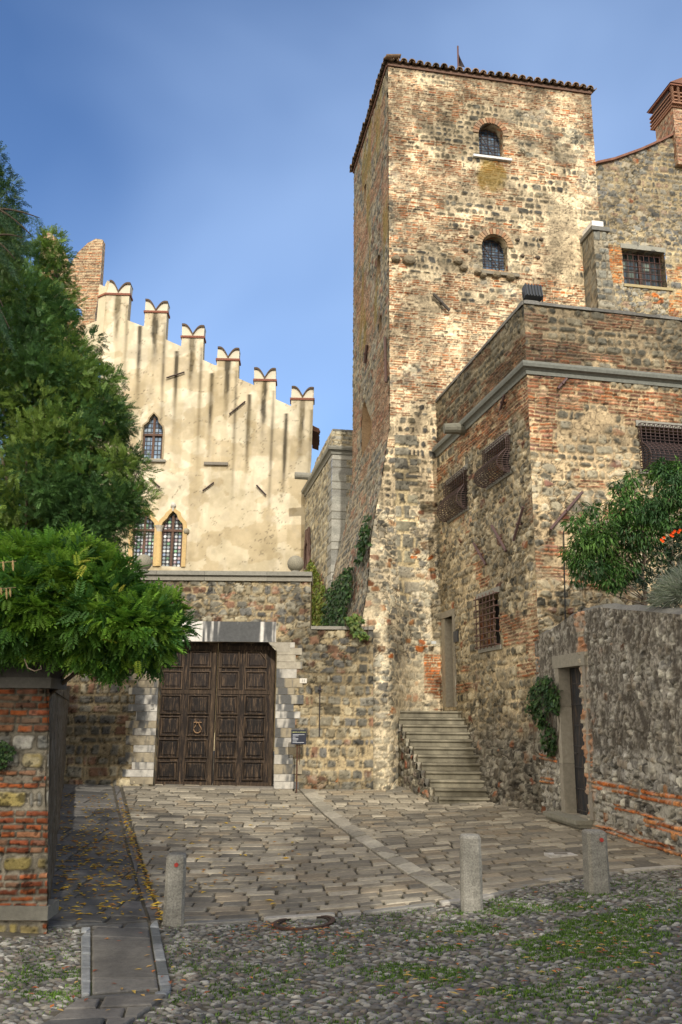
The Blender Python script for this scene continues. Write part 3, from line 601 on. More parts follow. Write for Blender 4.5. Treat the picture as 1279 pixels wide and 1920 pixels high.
for side, x0, sg in ((0, door_r, 1), (1, door_l, -1)):
    z = zb+.12 if side == 0 else zb+.35; i = 0
    while z < dz1-.12:
        h = .16 if rg.random() < .6 else .21; wd = (.44, .60)[i % 2]*rg.uniform(.92, 1.08)*(1 if side == 0 else 1.15)
        if side == 0 and i == 0: wd *= .9
        u0, u1 = (x0+.002, x0+wd) if sg > 0 else (x0-wd, x0-.002)
        if z > zb+.0: surface(a, WG, rect(u0, u1, z, min(z+h-.008, dz1)), st_white(20+i), res=.03, amp=.012, off=.035, thick=.05)
        z += h; i += 1
a.build('jamb', M_DRESS, gw, smooth=False, label='white weathered ashlar jambs of the gate')
a = Acc(); lx0, lx1 = WG.px(262, 1180)[0], WG.px(518, 1180)[0]
def st_lint(u, z):
    f = fbm(u*14, z*1.2, 5, 4)*.5+fbm(u*1.6, z*.6, 9)*.5; k = sst(.40, .56, f+.22*np.exp(-((u-1.65)/.62)**2)-.12); c = lerp(np.array([.60, .58, .54]), np.array([.07, .075, .08]), k[..., None]*.9)
    return .3*fbm(u*6, z*6, 3), c
surface(a, WG, rect(lx0, lx1, dz1+.005, dz1+.47), st_lint, res=.025, amp=.02, off=.05, thick=.4)
a.build('lintel', M_DRESS, gw, label='long white stone lintel streaked black')
a = Acc((.34, .31, .25))
for x0, sg in ((door_r, 1), (door_l, -1)):
    pr = [(x0-sg*.2, dz1), (x0+sg*.30, dz1), (x0+sg*.30, dz1-.22), (x0, dz1-.22), (x0-sg*.03, dz1-.12), (x0-sg*.16, dz1-.06)]
    wpoly(a, WG, pr, -.3, .045)
a.build('corbel', M_DRESS, gw)
# gate leaves
mid = WG.px(400, 1340)[0]; GO = -.32
def gz(y, x=400): return WG.px(x, y, GO)[1]
def gu(x, y=1340): return WG.px(x, y, GO)[0]
rows = [(1221, 1251), (1258, 1292), (1303, 1339), (1343, 1380), (1386, 1421), (1427, 1462)]; zbt = float(G(WG.O[0]+1.4, 20.2))+.03
DW = (.018, .012, .009)
for k, (x0, x1, cols) in enumerate(((gu(286), mid-.012, ((300, 339), (352, 392))), (mid+.012, gu(514), ((407, 446), (458, 498))))):
    a = Acc(DW); wbox(a, WG, x0, x1, zbt, dz1+.1, GO-.07, GO)
    for xx in (x0+.02, x1-.10):    # stiles
        wbox(a, WG, xx, xx+.08, zbt, dz1-.02, GO-.01, GO+.022, (.045, .03, .018))
    for yy in (1297, 1214, 1470): wbox(a, WG, x0+.1, x1-.1, gz(yy)-.045, gz(yy)+.045, GO-.01, GO+.02, (.038, .025, .016))
    leaf = a.build('gate_leaf', M_WOOD, gw, label='dark worn wooden gate leaf with twelve raised panels'+(' and ring knocker' if k == 0 else ''))
    for ci, (ca, cb) in enumerate(cols):
        for ri, (ra_, rb_) in enumerate(rows):
            u0, u1, z0, z1 = gu(ca), gu(cb), gz(rb_), gz(ra_); a = Acc()
            out = rect(u0, u1, z0, z1); cut = ri == 0 and ((k == 1 and ci == 1) or (k == 0 and ci == 0))
            if cut:
                out = [(u0, z0), (u1, z0), (u1, z1-.2), (u1-.16, z1), (u0, z1)] if k else [(u0, z0), (u1, z0), (u1, z1), (u0+.16, z1), (u0, z1-.2)]
            o = np.array(out); c = o.mean(0); br = (1.9 if ri < 2 else 1.0)*rg.uniform(.8, 1.2); R = []
            for f, off in ((1, GO), (1, GO+.045), (.93, GO+.05), (.86, GO+.03), (.80, GO+.012), (.74, GO+.012), (.62, GO+.030)):
                q = c+(o-c)*f; R.append(WG.pt(q[:, 0], q[:, 1], off))
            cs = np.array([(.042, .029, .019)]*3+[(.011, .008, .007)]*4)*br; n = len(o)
            a.loft(R, np.repeat(cs, n, 0), caps=True); a.build('panel', M_WOOD, leaf)
    if k == 0:
        a = Acc((.26, .16, .085)); cx, cz = WG.px(371, 1372, GO)[0], WG.px(371, 1365, GO)[1]; pth = []
        for t in np.linspace(-pi*.5-2.5, -pi*.5+2.5, 24): pth.append(WG.pt(cx+.085*cos(t), cz+.085*sin(t)-.02, GO+.07))
        pth = [WG.pt(cx-.05, cz+.17, GO+.07), WG.pt(cx-.022, cz+.11, GO+.07)]+pth+[WG.pt(cx+.022, cz+.11, GO+.07), WG.pt(cx+.05, cz+.17, GO+.07)]
        a.tube(pth, .013, 8); a.tube([WG.pt(cx-.09, cz+.13, GO+.06), WG.pt(cx+.09, cz+.13, GO+.06)], .014, 8); a.build('knocker', M_IRON, leaf)
a = Acc((.22, .20, .17)); wbox(a, WG, door_l, door_r, zb-.2, zbt-.012, GO-.3, .10); a.build('threshold', M_DRESS, gw)
# stone balls on the coping
def ball(px_, label):
    u = WG.px(px_, 1070)[0]; a = Acc(); z = ztop+.2; r = .20; c = WG.pt(u, z+r+.05, -.25)
    a.tube([c-np.array([0, 0, r+.05]), c-np.array([0, 0, r-.03])], [.13, .10], 14, (.25, .24, .2)); a.ball(c, r, 20, 14, (.26, .24, .18)); a.build('stone_ball', M_COBB, smooth=True, label=label, cat='stone ball', group='stone balls on the coping')
ball(553, 'weathered stone ball at the right end of the gate wall coping'); ball(264, 'stone ball on the coping half hidden by the leafy climber')
# sign, number plate, iron rod
p = P(556, 1478, 19.55); zg = float(G(p[0], p[1])); s = thing('information_sign', 'small dark information sign on a thin rusty post beside the gate', 'sign', (p[0], p[1], zg))
ztp = P(556, 1396, 19.55)[2]; a = Acc((.12, .06, .04)); a.tube([(p[0], p[1], zg-.05), (p[0], p[1], ztp+.1)], .016, 8); a.tube([(p[0]+.05, p[1]+.02, zg+.6), (p[0]+.05, p[1]+.02, ztp+.1)], .008, 6); a.build('post', M_IRON, s)
cz = (P(556, 1369, 19.55)[2]+P(556, 1394, 19.55)[2])/2; a = Acc((.035, .04, .06)); a.box((p[0]+.03, p[1]-.03, cz), (.165, 0, 0), (0, .055, .0), (0, -.03, .155)); pn = a.build('panel', M_PAINT, s)
def text(body, loc, size, rot, m, parent, name='lettering', ext=.001, align='CENTER'):
    cu = bpy.data.curves.new(name, 'FONT'); cu.body = body; cu.size = size; cu.extrude = ext; cu.align_x = align; cu.materials.append(m); o = bpy.data.objects.new(name, cu); COL.objects.link(o); bpy.context.view_layer.update(); me = bpy.data.meshes.new_from_object(o); bpy.data.objects.remove(o); o = bpy.data.objects.new(name, me); COL.objects.link(o)
    o.parent = bpy.data.objects[parent['_n']]; o.location = Vector(loc)-Vector(parent['_o']); o.rotation_euler = rot; return o
def flat(name, c):
    m = bpy.data.materials.new(name); m.use_nodes = True; b = m.node_tree.nodes['Principled BSDF']; b.inputs['Base Color'].default_value = (*c, 1); b.inputs['Roughness'].default_value = .6
    nn = m.node_tree.nodes.new('ShaderNodeTexNoise'); nn.inputs['Scale'].default_value = 40; bb = m.node_tree.nodes.new('ShaderNodeBump'); bb.inputs['Strength'].default_value = .05
    m.node_tree.links.new(nn.outputs['Fac'], bb.inputs['Height']); m.node_tree.links.new(bb.outputs[0], b.inputs['Normal']); return m
M_WHT = flat('white_lettering', (.75, .75, .78)); M_YEL = flat('yellow_lettering', (.6, .62, .2)); M_BLK = flat('dark_lettering', (.04, .04, .06))
tr = (radians(90)-.19, 0, 0); yf = p[1]-.03-.057
def sgn(body, dz, dx, size, m): text(body, (p[0]+.03+dx, yf+.0-dz*.19-.004, cz+dz), size, tr, m, pn, align='LEFT' if dx else 'CENTER')
sgn('Castello di Monselice', .10, 0, .036, M_YEL)
for i, w_ in enumerate((.26, .13, .06, .12, .12, .09, .25)):
    a = Acc((.55, .57, .62)); dz = .055-i*.028; a.box((p[0]+.03-.13+w_/2, yf-dz*.19-.003, cz+dz), (w_/2, 0, 0), (0, .001, 0), (0, 0, .0045)); a.build('text_line', M_PAINT, pn)
pc_ = WG.px(569, 1276); a = Acc((.62, .58, .50)); wbox(a, WG, pc_[0]-.082, pc_[0]+.082, pc_[1]-.055, pc_[1]+.055, .03, .05)
t = a.build('number_plate', M_PAINT, label='small white house number plate fixed to the wall right of the gate', cat='number plate')
lp = WG.pt(pc_[0], pc_[1]-.03, .053); text('11', lp, .085, (pi/2, 0, 0), M_BLK, t)
a = Acc((.05, .045, .05)); u, z0 = WG.px(599, 1380); z1 = WG.px(599, 1292)[1]; a.tube([WG.pt(u, z0, .06), WG.pt(u, z1, .06)], .012, 6); a.tube([WG.pt(u, z1-.02, .06), WG.pt(u, z1+.06, .06), WG.pt(u, z1+.14, .06)], [.04, .018, .003], 6)
a.tube([WG.pt(u-.05, z1-.01, .06), WG.pt(u+.06, z1-.01, .06)], .014, 6); a.tube([WG.pt(u, z0+.1, -.02), WG.pt(u, z0+.1, .06)], .01, 6)
a.build('iron_rod', M_IRON, label='thin black iron rod with a spear tip fixed on the wall right of the gate', cat='iron rod')
# ================================================================== TOWER
TC = P(731, 780, 22); WT = Wall(TC, 80); WTL = Wall(TC+np.append(-5.35*np.array([sin(radians(170)), cos(radians(170))]), 0), 170); TLN = WTL.n; TFN = WT.n
tw = thing('castle_tower', 'tall square tower of brick and stone with a tiled roof edge', 'tower', (float(TC[0]+3), float(TC[1]+2), .3))
TW_ = WT.px(1116, 300)[0]; TZ = WT.px(800, 126)[1]-.10
def st_tower(u, z):
    x, y = WT.img(u, z)
    def pb(uc, vc):
        X_, Y_ = WT.img(uc, vc)
        p = .74+.0*X_
        p += .5*(uc < .55)*(Y_ < 780) + .6*(uc > TW_-.55)*(Y_ < 395)*(Y_ < 900)
        p -= .35*np.exp(-((Y_-385)/26)**2)+.28*np.exp(-((Y_-270)/60)**2)*sst(760, 860, X_)+.35*np.exp(-((Y_-480)/36)**2)*(X_ < 1000)
        p += .25*np.exp(-((Y_-630)/60)**2)
        p -= .50*sst(740, 800, Y_)
        return p
    def pl(uu, vv):
        X_, Y_ = WT.img(uu, vv)
        return .62*np.exp(-(((X_-800)/40)**2+((Y_-570)/30)**2))+.75*np.exp(-(((X_-1060)/60)**2+((Y_-450)/110)**2))+.55*np.exp(-(((X_-870)/70)**2+((Y_-500)/18)**2))+.4*sst(900, 1200, Y_)*sst(.4, .6, fbm(uu*.9, vv*.9, 5))+.1
    h, c = masonry(u, z, 3, H=.205, sw=.21, bw=.25, pb=pb, pbvar=1.1, mortar=(.64, .54, .39), brick=[(.42, .16, .08), (.45, .20, .11), (.48, .26, .15), (.34, .13, .07), (.44, .30, .19), (.36, .20, .12), (.46, .15, .06), (.18, .14, .11)], plast=pl, miss=.16, warp=.03, bj=.012, sr=.07, sj=.02, sl=.9)
    R_ = rubble(u, z, 4, .23, .17, mortar=(.67, .58, .43), stone=[(.25, .24, .20), (.33, .31, .25), (.42, .38, .29), (.20, .19, .165), (.46, .42, .34)], pb=.10, gap=.12, size=.92, miss=.1)
    kr = sst(.44, .56, fbm(u*.7, z*.9, 5, 3)+.42*sst(760, 1150, y)-.22); kr = np.maximum(kr, .0); h, c = mixst((h, c), R_, kr)
    # ashlar quoins low on the left corner
    q = (u > .12) & (u < .62+.12*np.sign(np.sin(z*11))) & (y > 815) & (y < 1130); hq, cq = masonry(u, z, 14, H=.34, sw=.5, pb=0, pbvar=0, mortar=(.58, .49, .33), stone=[(.26, .245, .2), (.31, .29, .22), (.22, .21, .18)], miss=.03, sj=.03, sr=.03, block=9)
    c = np.where(q[..., None], cq, c); h = np.where(q, hq, h)
    bq = (y > 1225) & (y < 1300) & (x > 793) & (x < 825); hb, cb = masonry(u, z, 15, pb=1.5, pbvar=0, brick=[(.48, .17, .07), (.42, .15, .07)]); c = np.where(bq[..., None], cb, c); h = np.where(bq, hb, h)
    # weathering: dark grime in the upper middle, ochre lichen under the sill
    g = np.exp(-(((x-870)/85)**2+((y-225)/75)**2))*.9+np.exp(-(((x-1010)/60)**2+((y-290)/60)**2))*.55+np.exp(-(((x-850)/60)**2+((y-490)/28)**2))*.6
    k = sst(.3, .75, g*1.1*(.5+fbm(u*5, z*2.5, 51))); c = lerp(c, c*.50+np.array([.01, .01, .005]), k[..., None]*.8)
    k = sst(.3, .7, np.exp(-(((x-922)/30)**4+((y-330)/34)**2))*(.5+fbm(u*6, z*6, 52))); c = lerp(c, np.array([.30, .21, .07]), k[..., None]*.75)
    k = sst(.42, .62, fbm(u*1.1, z*.8, 53)); c = c*(1-.30*k[..., None]); k = sst(.5, .66, fbm(u*3.1, z*2.2, 57)); c = c*(1-.30*k[..., None])
    k = sst(-.45, 0, z-TZ); c = c*(1-.45*k[..., None]*(.4+.9*fbm(u*6, z, 54))[..., None])  # streaky darkening towards the top of the wall
    k = sst(.5, .7, fbm(u*1.6, z*1.3, 56))*sst(850, 1250, y); c = lerp(c, np.array([.56, .49, .36]), k[..., None]*.4)
    return h, c
def tz(y, x=735): return WT.px(x, y)[1]
ridge = [(737, 800), (729, 812), (722, 860), (715, 910), (704, 955), (692, 1005), (683, 1055), (675, 1107), (663, 1160), (655, 1200)]
rz = np.array([WT.px(*q)[1] for q in ridge])[::-1]; rb_ = np.array([max(0, -WT.px(*q)[0]) for q in ridge])[::-1]; rb_[-1] = 0
def bat_l(u, z): return np.interp(z, rz, rb_)
def bat_f(u, z): return 2.2*sst(6.0, .5, z-EYE)*(sst(.70, -.85, u)-.32*sst(-.35, -1.2, u))+.10*sst(6, 0, z-EYE)
def winpoly(cx, l, r, top, bot, W=WT):
    u0, u1 = W.px(l, (top+bot)/2)[0], W.px(r, (top+bot)/2)[0]; return archp(u0, u1, W.px((l+r)/2, bot)[1], W.px((l+r)/2, top)[1])
w1 = winpoly(0, 898, 943, 232, 296); w2 = winpoly(0, 904, 951, 440, 506)
front = [(-1.2, .1), (TW_, .1), (TW_, TZ), (0, TZ)]+[(-b, z) for z, b in list(zip(rz, rb_))[::-1]]+[(-1.2, WT.px(655, 1200)[1]-.5)]
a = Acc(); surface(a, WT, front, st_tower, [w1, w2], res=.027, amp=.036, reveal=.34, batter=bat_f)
def st_tl(u, z):
    def pl(uu, vv): return .25+0*uu
    R_ = rubble(u, z, 34, .24, .17, mortar=(.36, .31, .23), stone=[(.17, .165, .14), (.22, .21, .18), (.27, .24, .18), (.14, .14, .13)], brick=[(.31, .17, .11), (.27, .15, .11)], pb=.25)
    h, c = masonry(u, z, 33, H=.22, sw=.22, pb=lambda p, q: .60+.3*(p > 5.6)*(q > 10)-.3*(q < 9), pbvar=1.2, mortar=(.36, .31, .23), brick=[(.31, .17, .11), (.27, .15, .11), (.34, .22, .15)], stone=[(.17, .165, .14), (.22, .21, .18), (.27, .24, .18), (.14, .14, .13)], sl=.9, plast=pl)
    h, c = mixst((h, c), R_, sst(.45, .58, fbm(u*.6, z*.6, 35)+.25*sst(9, 5, z))); k = sst(.52, .7, fbm(u*2.5, z*.5, 61))*sst(11, 14, z); return h, lerp(c, np.array([.24, .19, .06]), k[..., None]*.6)
tlw = lambda l, r, t, b: archp(WTL.px(l, (t+b)/2)[0], WTL.px(r, (t+b)/2)[0], WTL.px((l+r)/2, b)[1], WTL.px((l+r)/2, t)[1])
gh = [WTL.px(*q) for q in [(679, 860), (697, 815), (699, 800), (698, 790), (691, 772), (684, 748), (681, 762), (679, 790)]]
lh = [tlw(707, 714, 478, 516), tlw(711, 717, 590, 622), tlw(683, 687, 345, 378), gh]
zz_ = np.linspace(3.0, 9.0, 16)
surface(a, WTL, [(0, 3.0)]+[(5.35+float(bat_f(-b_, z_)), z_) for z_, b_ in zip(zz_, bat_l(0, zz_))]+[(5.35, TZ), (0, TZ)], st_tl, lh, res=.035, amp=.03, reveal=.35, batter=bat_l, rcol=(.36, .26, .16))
# back and far side
b0 = WT.pt(TW_, 0, -5.35)[:2]; b1 = WTL.pt(0, 0, 0)[:2]; b2 = WT.pt(TW_, 0, 0)[:2]
for p0, p1 in ((b2, b0), (b0, b1)):
    a.add([(p0[0], p0[1], .2), (p1[0], p1[1], .2), (p1[0], p1[1], TZ), (p0[0], p0[1], TZ)], [(0, 1, 2, 3)], c=(.40, .33, .24))
a.build('wall', M_STONE, tw, smooth=True)
def blank(name, W, poly, off, col, m, parent, **k):
    a = Acc(col); wpoly(a, W, poly, off-.04, off); return a.build(name, m, parent, **k)
blank('blocking', WTL, gh, -.30, (.40, .29, .17), M_PLAST, tw, label='blocked pointed window of plaster')
for q in lh[:3]: blank('window', WTL, q, -.33, (.02, .02, .025), M_GLASS, tw)
# roof
rf = Acc(); ov = .17
def ev(u, d, z): return WT.pt(u, z, -d)
ridgez = TZ+.8; cA, cB, cC, cD = ev(-ov, -ov, TZ+.02), ev(TW_+ov*.4, -ov, TZ+.02), ev(TW_+ov*.4, 5.35+ov, TZ+.02), ev(-ov, 5.35+ov, TZ+.02); ap = ev(TW_/2, 2.7, ridgez)
ovt = ov; cA_, cD_, cB_ = cA, cD, cB
cA, cB, cC, cD = ev(-.03, -.03, TZ+.02), ev(TW_+.03, -.03, TZ+.02), ev(TW_+.03, 5.35, TZ+.02), ev(-.03, 5.35, TZ+.02)
rf.add([cA, cB, cC, cD, ap, cA+[0, 0, .06], cB+[0, 0, .06], cC+[0, 0, .06], cD+[0, 0, .06]], [(0, 3, 2, 1), (0, 1, 6, 5), (3, 0, 5, 8), (1, 2, 7, 6), (2, 3, 8, 7)], [(5, 6, 4), (6, 7, 4), (7, 8, 4), (8, 5, 4)], c=(.16, .10, .07))
def tiles(acc, p0, p1, inward, n, r, ln=1.0, slope=.5, seed=0):
    rg = random.Random(seed); p0, p1 = np.array(p0), np.array(p1); inward = np.append(inward, 0.)
    ax = (p1-p0)/np.linalg.norm(p1-p0)
    for i in range(n):
        c = p0+(p1-p0)*(i+.5)/n+inward*rg.uniform(-.03, .02); up = np.array([0, 0, 1.]); d = inward+up*slope; k = rg.uniform(.8, 1.25); col = np.array(rg.choice([(.17, .12, .08), (.21, .15, .10), (.14, .11, .08), (.24, .16, .10)]))*k
        R = []
        for s_, rr in ((0, r), (ln, r*.85)):
            o = c+d*s_; ring = [o+ax*rr*cos(t)+up*rr*sin(t) for t in np.linspace(0, pi, 7)]+[o+ax*rr*.8*cos(t)+up*rr*.8*sin(t) for t in np.linspace(pi, 0, 7)]; R.append(ring)
        acc.loft(R, col)
        c2 = c+ax*(np.linalg.norm(p1-p0)/n*.5); R = []
        for s_, rr in ((.04, r), (ln, r*.85)):
            o = c2+d*s_+up*r*.55; ring = [o-ax*rr*cos(t)-up*rr*sin(t)*.8 for t in np.linspace(0, pi, 7)]+[o-ax*rr*.8*cos(t)-up*rr*.62*sin(t) for t in np.linspace(pi, 0, 7)]; R.append(ring)
        acc.loft(R, col*.8)
tiles(rf, cA_+[0, 0, .05], cB_+[0, 0, .05], -WT.n, 27, .105, .8, .2, seed=1); tiles(rf, cD_+[0, 0, .05], cA_+[0, 0, .05], -WTL.n, 25, .10, .5, .2, seed=2)
rf.build('roof', M_TILE, tw)
rim = Acc((.15, .09, .065)); wbox(rim, WT, -.02, TW_+.02, TZ-.06, TZ+.0, 0.0, .06); rim.build('eaves_course', M_STONE, tw); rim = Acc((.2, .11, .08)); wbox(rim, WTL, 0, 5.34, TZ-.06, TZ, .0, .06); rim.build('eaves_course', M_STONE, tw)
# windows: leaded glass, bars, sill
for k, wpx in enumerate((w1, w2)):
    o = np.array(wpx); c = o.mean(0)
    a = Acc(); surface(a, WT, wpx, lambda u, z: cells_pane(u, z, .10, .10, [(.05, .09, .16), (.08, .14, .22), (.04, .07, .12), (.12, .18, .24)], rnd=True), res=.02, amp=0, off=-.30)
    pane = a.build('window', M_GLASS, tw)
    a = Acc((.06, .04, .035)); u0, u1 = o[:, 0].min(), o[:, 0].max(); z0, z1 = o[:, 1].min(), o[:, 1].max()
    for i in range(7): a.tube([WT.pt(u0-.02, z0+(z1-z0)*(i+.3)/7, -.22), WT.pt(u1+.02, z0+(z1-z0)*(i+.3)/7, -.22)], .010, 6)
    for i in range(3): a.tube([WT.pt(u0+(u1-u0)*(i+.7)/3.4, z0, -.235), WT.pt(u0+(u1-u0)*(i+.7)/3.4, z1-.08, -.235)], .009, 6)
    a.tube([WT.pt(u0+.1, z1-.25, -.20), WT.pt(u1-.08, z0+.02, -.20)], .012, 6); a.build('grille', M_IRON, pane)
    a = Acc(); cx = (u0+u1)/2; r0 = (u1-u0)/2; zc = z1-r0
    for i in range(15):
        t0, t1 = pi*i/15+.02, pi*(i+1)/15-.02; cc = np.array(random.Random(i*7+k).choice([(.34, .18, .10), (.40, .26, .15), (.30, .20, .13), (.44, .32, .20)]))*.9
        wpoly(a, WT, [(cx+(r0+.01)*cos(t0), zc+(r0+.01)*sin(t0)), (cx+(r0+.19)*cos(t0), zc+(r0+.19)*sin(t0)), (cx+(r0+.19)*cos(t1), zc+(r0+.19)*sin(t1)), (cx+(r0+.01)*cos(t1), zc+(r0+.01)*sin(t1))], .0, .045, cc)
    a.build('arch', M_STONE, tw)
sa, sb = WT.px(886, 292), WT.px(958, 303); a = Acc((.66, .66, .64)); wbox(a, WT, sa[0], sb[0], sa[1]-.06, sa[1]+.015, -.1, .10); a.build('sill', M_DRESS, tw, label='white stone sill')
sa, sb = WT.px(900, 509), WT.px(960, 516); a = Acc((.20, .18, .14)); wbox(a, WT, sa[0], sb[0]+.2, sa[1]-.09, sa[1]+.0, -.1, .11); a.build('sill', M_DRESS, tw, label='dark eroded stone sill')
def lump(W, x, y, s, col, seed, off=.1):
    a = Acc(); u, z = W.px(x, y); rs = np.random.RandomState(seed); R = []
    for o_, f in ((-.15, 1), (.02, 1.05), (off*.7, .95), (off, .55)):
        R.append([W.pt(u+s*f*cos(t)*(1+.25*rs.rand()), z+s*.75*f*sin(t)*(1+.25*rs.rand()), o_) for t in np.arange(9)*2*pi/9])
    a.loft(R, col); return a
for i, (x, y, s) in enumerate([(766, 489, .17), (858, 491, .13), (868, 504, .11), (895, 512, .10), (905, 518, .09), (930, 517, .12), (956, 521, .12), (873, 470, .07), (979, 480, .06), (1008, 483, .07), (884, 444, .06), (970, 450, .06), (1014, 449, .06), (716, 487, .12)]):
    lump(WT if x > 735 else WT, max(x, 742), y, s, (.20, .165, .11) if s > .08 else (.10, .08, .06), i, .16 if s > .08 else .07).build('corbel_stub', M_STONE, tw)
a = Acc(); bar(a, WT, (813, 551), (843, 582), .12, .045, col=(.08, .07, .06)); a.build('tie_bar', M_IRON, tw)
a = Acc(); bar(a, WTL, (722, 632), (724, 716), .06, .04); a.build('tie_bar', M_IRON, tw); a = Acc(); bar(a, WTL, (684, 680), (688, 646), .06, .05); a.build('tie_bar', M_IRON, tw)
# flag on the roof
fp = WT.pt(WT.px(858, 125)[0]*1.10, TZ, -1.6); d = ray(858, 125); Yf = fp[1]; b_ = P(859, 126, Yf); t_ = P(858.5, 86, Yf)
fl = thing('roof_flag', 'small drooping dark flag on a pole above the tower roof', 'flag', (b_[0], b_[1], b_[2]-.4)); a = Acc((.12, .06, .05)); a.tube([b_-[0, 0, .9], t_], .028, 8); a.build('pole', M_IRON, fl)
a = Acc((.035, .03, .035)); R = []
pth_t = [(859.5, 97), (861, 103), (864, 110), (868, 118), (872, 126)]
for i, (x, y) in enumerate(pth_t):
    q = P(x, y, Yf+.05*sin(i*2)); lo = P(860+i*.6, 122+i, Yf+.03*cos(i*2.3)); R.append([q, (q+lo)/2+[0, .06*sin(i), 0], lo, (q+lo)/2+[0, .06*sin(i)+.02, 0]])
a.loft(R); a.build('cloth', M_CLOTH, fl)
# ================================================================== RIGHT HOUSE
HC = P(1026, 1514, 16.4); WHF = Wall(HC, 78.5); LL = 6.9; dl = np.array([sin(radians(168.5)), cos(radians(168.5))]); WHL = Wall(HC[:2]-dl*LL, 168.5)
HZ = WHF.px(1000, 567)[1]; CZ = WHF.px(1003, 700)[1]; HR = 6.5
HB = [(.37, .185, .115), (.41, .22, .135), (.33, .15, .095), (.42, .28, .19), (.43, .19, .105), (.27, .15, .11)]
HS = [(.26, .235, .18), (.33, .295, .22), (.40, .345, .25), (.18, .165, .13), (.46, .40, .29)]
def st_house(W, seed):
    def f(u, z):
        x, y = W.img(u, z)
        def pb(uc, vc):
            X_, Y_ = W.img(uc, vc); dz = vc-CZ
            p = .36+.30*np.exp(-((dz+.5)/.55)**2)+.42*np.exp(-((dz-.35)/.3)**2)-.2*np.exp(-((dz-1.0)/.3)**2)
            if W is WHF: p += .35*(uc < .45)*(np.sin(vc*2.6) > .1)+.3*np.exp(-(((X_-1200)/70)**2+((Y_-1120)/50)**2))
            else: p += .35*(uc > LL-.8)*(np.sin(vc*2.2) > -.2)+.25*np.exp(-(((X_-985)/40)**2+((Y_-1090)/90)**2))-.25*sst(1280, 1420, Y_)
            return p
        def pl(uu, vv):
            X_, Y_ = W.img(uu, vv)
            if W is WHF: return .7*np.exp(-(((X_-1110)/50)**2+((Y_-800)/38)**2))+.25*np.exp(-(((X_-1100)/90)**2+((Y_-900)/60)**2))+.1
            return .5*np.exp(-(((X_-930)/40)**2+((Y_-950)/40)**2))+.3*np.exp(-(((X_-985)/20)**2+((Y_-790)/50)**2))+.12
        ms = (.54, .43, .29) if W is WHF else (.54, .45, .31)
        h, c = masonry(u, z, seed, H=.21, sw=.24, bw=.26, pb=pb, pbvar=.9, mortar=ms, brick=HB, stone=HS, plast=pl, miss=.08, warp=.04, sr=.08)
        R_ = rubble(u, z, seed+3, .25, .17, mortar=ms, stone=HS, brick=HB, pb=.06, gap=.11, warp=.08)
        h, c = mixst((h, c), R_, sst(.44, .54, fbm(u*.8, z*.8, seed+4, 3)+.10*sst(820, 900, y)-.30*np.exp(-((z-CZ)/.9)**2)-.01))
        if W is WHL:
            h2, c2 = rubble(u, z, seed+7, .19, .19, mortar=(.46, .43, .36), stone=[(.13, .12, .10), (.19, .17, .14), (.25, .23, .19), (.16, .14, .11)], brick=HB, pb=.04, gap=.08, warp=.06)
            k = sst(1330, 1400, y+60*(fbm(u*2, z*2, 3)-.5)); h = lerp(h, h2*1.6, k); c = lerp(c, c2, k[..., None])
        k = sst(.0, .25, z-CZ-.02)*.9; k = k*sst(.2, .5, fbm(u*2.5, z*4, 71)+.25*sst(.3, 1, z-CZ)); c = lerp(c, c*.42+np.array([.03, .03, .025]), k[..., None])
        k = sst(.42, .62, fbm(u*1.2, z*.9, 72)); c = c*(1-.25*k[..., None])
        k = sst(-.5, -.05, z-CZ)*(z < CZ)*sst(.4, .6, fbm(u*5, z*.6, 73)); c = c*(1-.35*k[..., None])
        return h, c
    return f
hs_ = thing('stone_house', 'weathered brick and stone house with a dark string course and iron window cages', 'house', (float(HC[0]+1), float(HC[1]+2), .3))
pz = [(u, HZ+.05*(fbm(np.array([u*1.3]), np.array([0.]), 5)[0]-.5)-.02) for u in np.linspace(HR, 0, 24)]
wf_rect = [WHF.px(1199, 800), WHF.px(1199, 878)]; fw = rect(wf_rect[0][0], wf_rect[0][0]+1.25, WHF.px(1199, 880)[1], WHF.px(1199, 800)[1])
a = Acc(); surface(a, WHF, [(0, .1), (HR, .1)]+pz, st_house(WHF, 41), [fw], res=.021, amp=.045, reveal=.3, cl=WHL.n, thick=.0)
def wr(W, l, r, t, b, off=0):
    c = (t+b)/2; m_ = (l+r)/2; return rect(W.px(l, c, off)[0], W.px(r, c, off)[0], W.px(m_, b, off)[1], W.px(m_, t, off)[1])
hg1 = wr(WHL, 842, 878, 894, 962); hg2 = wr(WHL, 916, 958, 832, 896); hg3 = wr(WHL, 901, 938, 1117, 1212); hd = wr(WHL, 830, 853, 1158, 1326)
hd = rect(hd[0][0], hd[1][0], WHL.px(850, 1325)[1], WHL.px(838, 1158)[1])
def bat_h(u, z): return .25*sst(1.9, -.1, z)*sst(2.2, 3.6, u)*sst(LL-.2, LL-1.6, u)
pl_ = [(u, HZ+.06*(fbm(np.array([u*1.7+40]), np.array([0.]), 5)[0]-.5)-.02) for u in np.linspace(LL, 0, 24)]
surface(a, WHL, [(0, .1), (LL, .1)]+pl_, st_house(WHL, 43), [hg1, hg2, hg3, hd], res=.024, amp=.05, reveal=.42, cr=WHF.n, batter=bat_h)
q0, q1, q2, q3 = WHF.pt(HR, 0)[:2], WHF.pt(HR, 0, -6)[:2], WHL.pt(0, 0, -2)[:2], WHL.pt(0, 0)[:2]
for p0, p1 in ((q0, q1), (q1, q2), (q2, q3)): a.add([(p0[0], p0[1], .2), (p1[0], p1[1], .2), (p1[0], p1[1], HZ-.1), (p0[0], p0[1], HZ-.1)], [(0, 1, 2, 3)], c=(.3, .25, .2))
a.build('wall', M_STONE, hs_, smooth=True)
a = Acc((.17, .16, .13)); q4 = HC[:2]
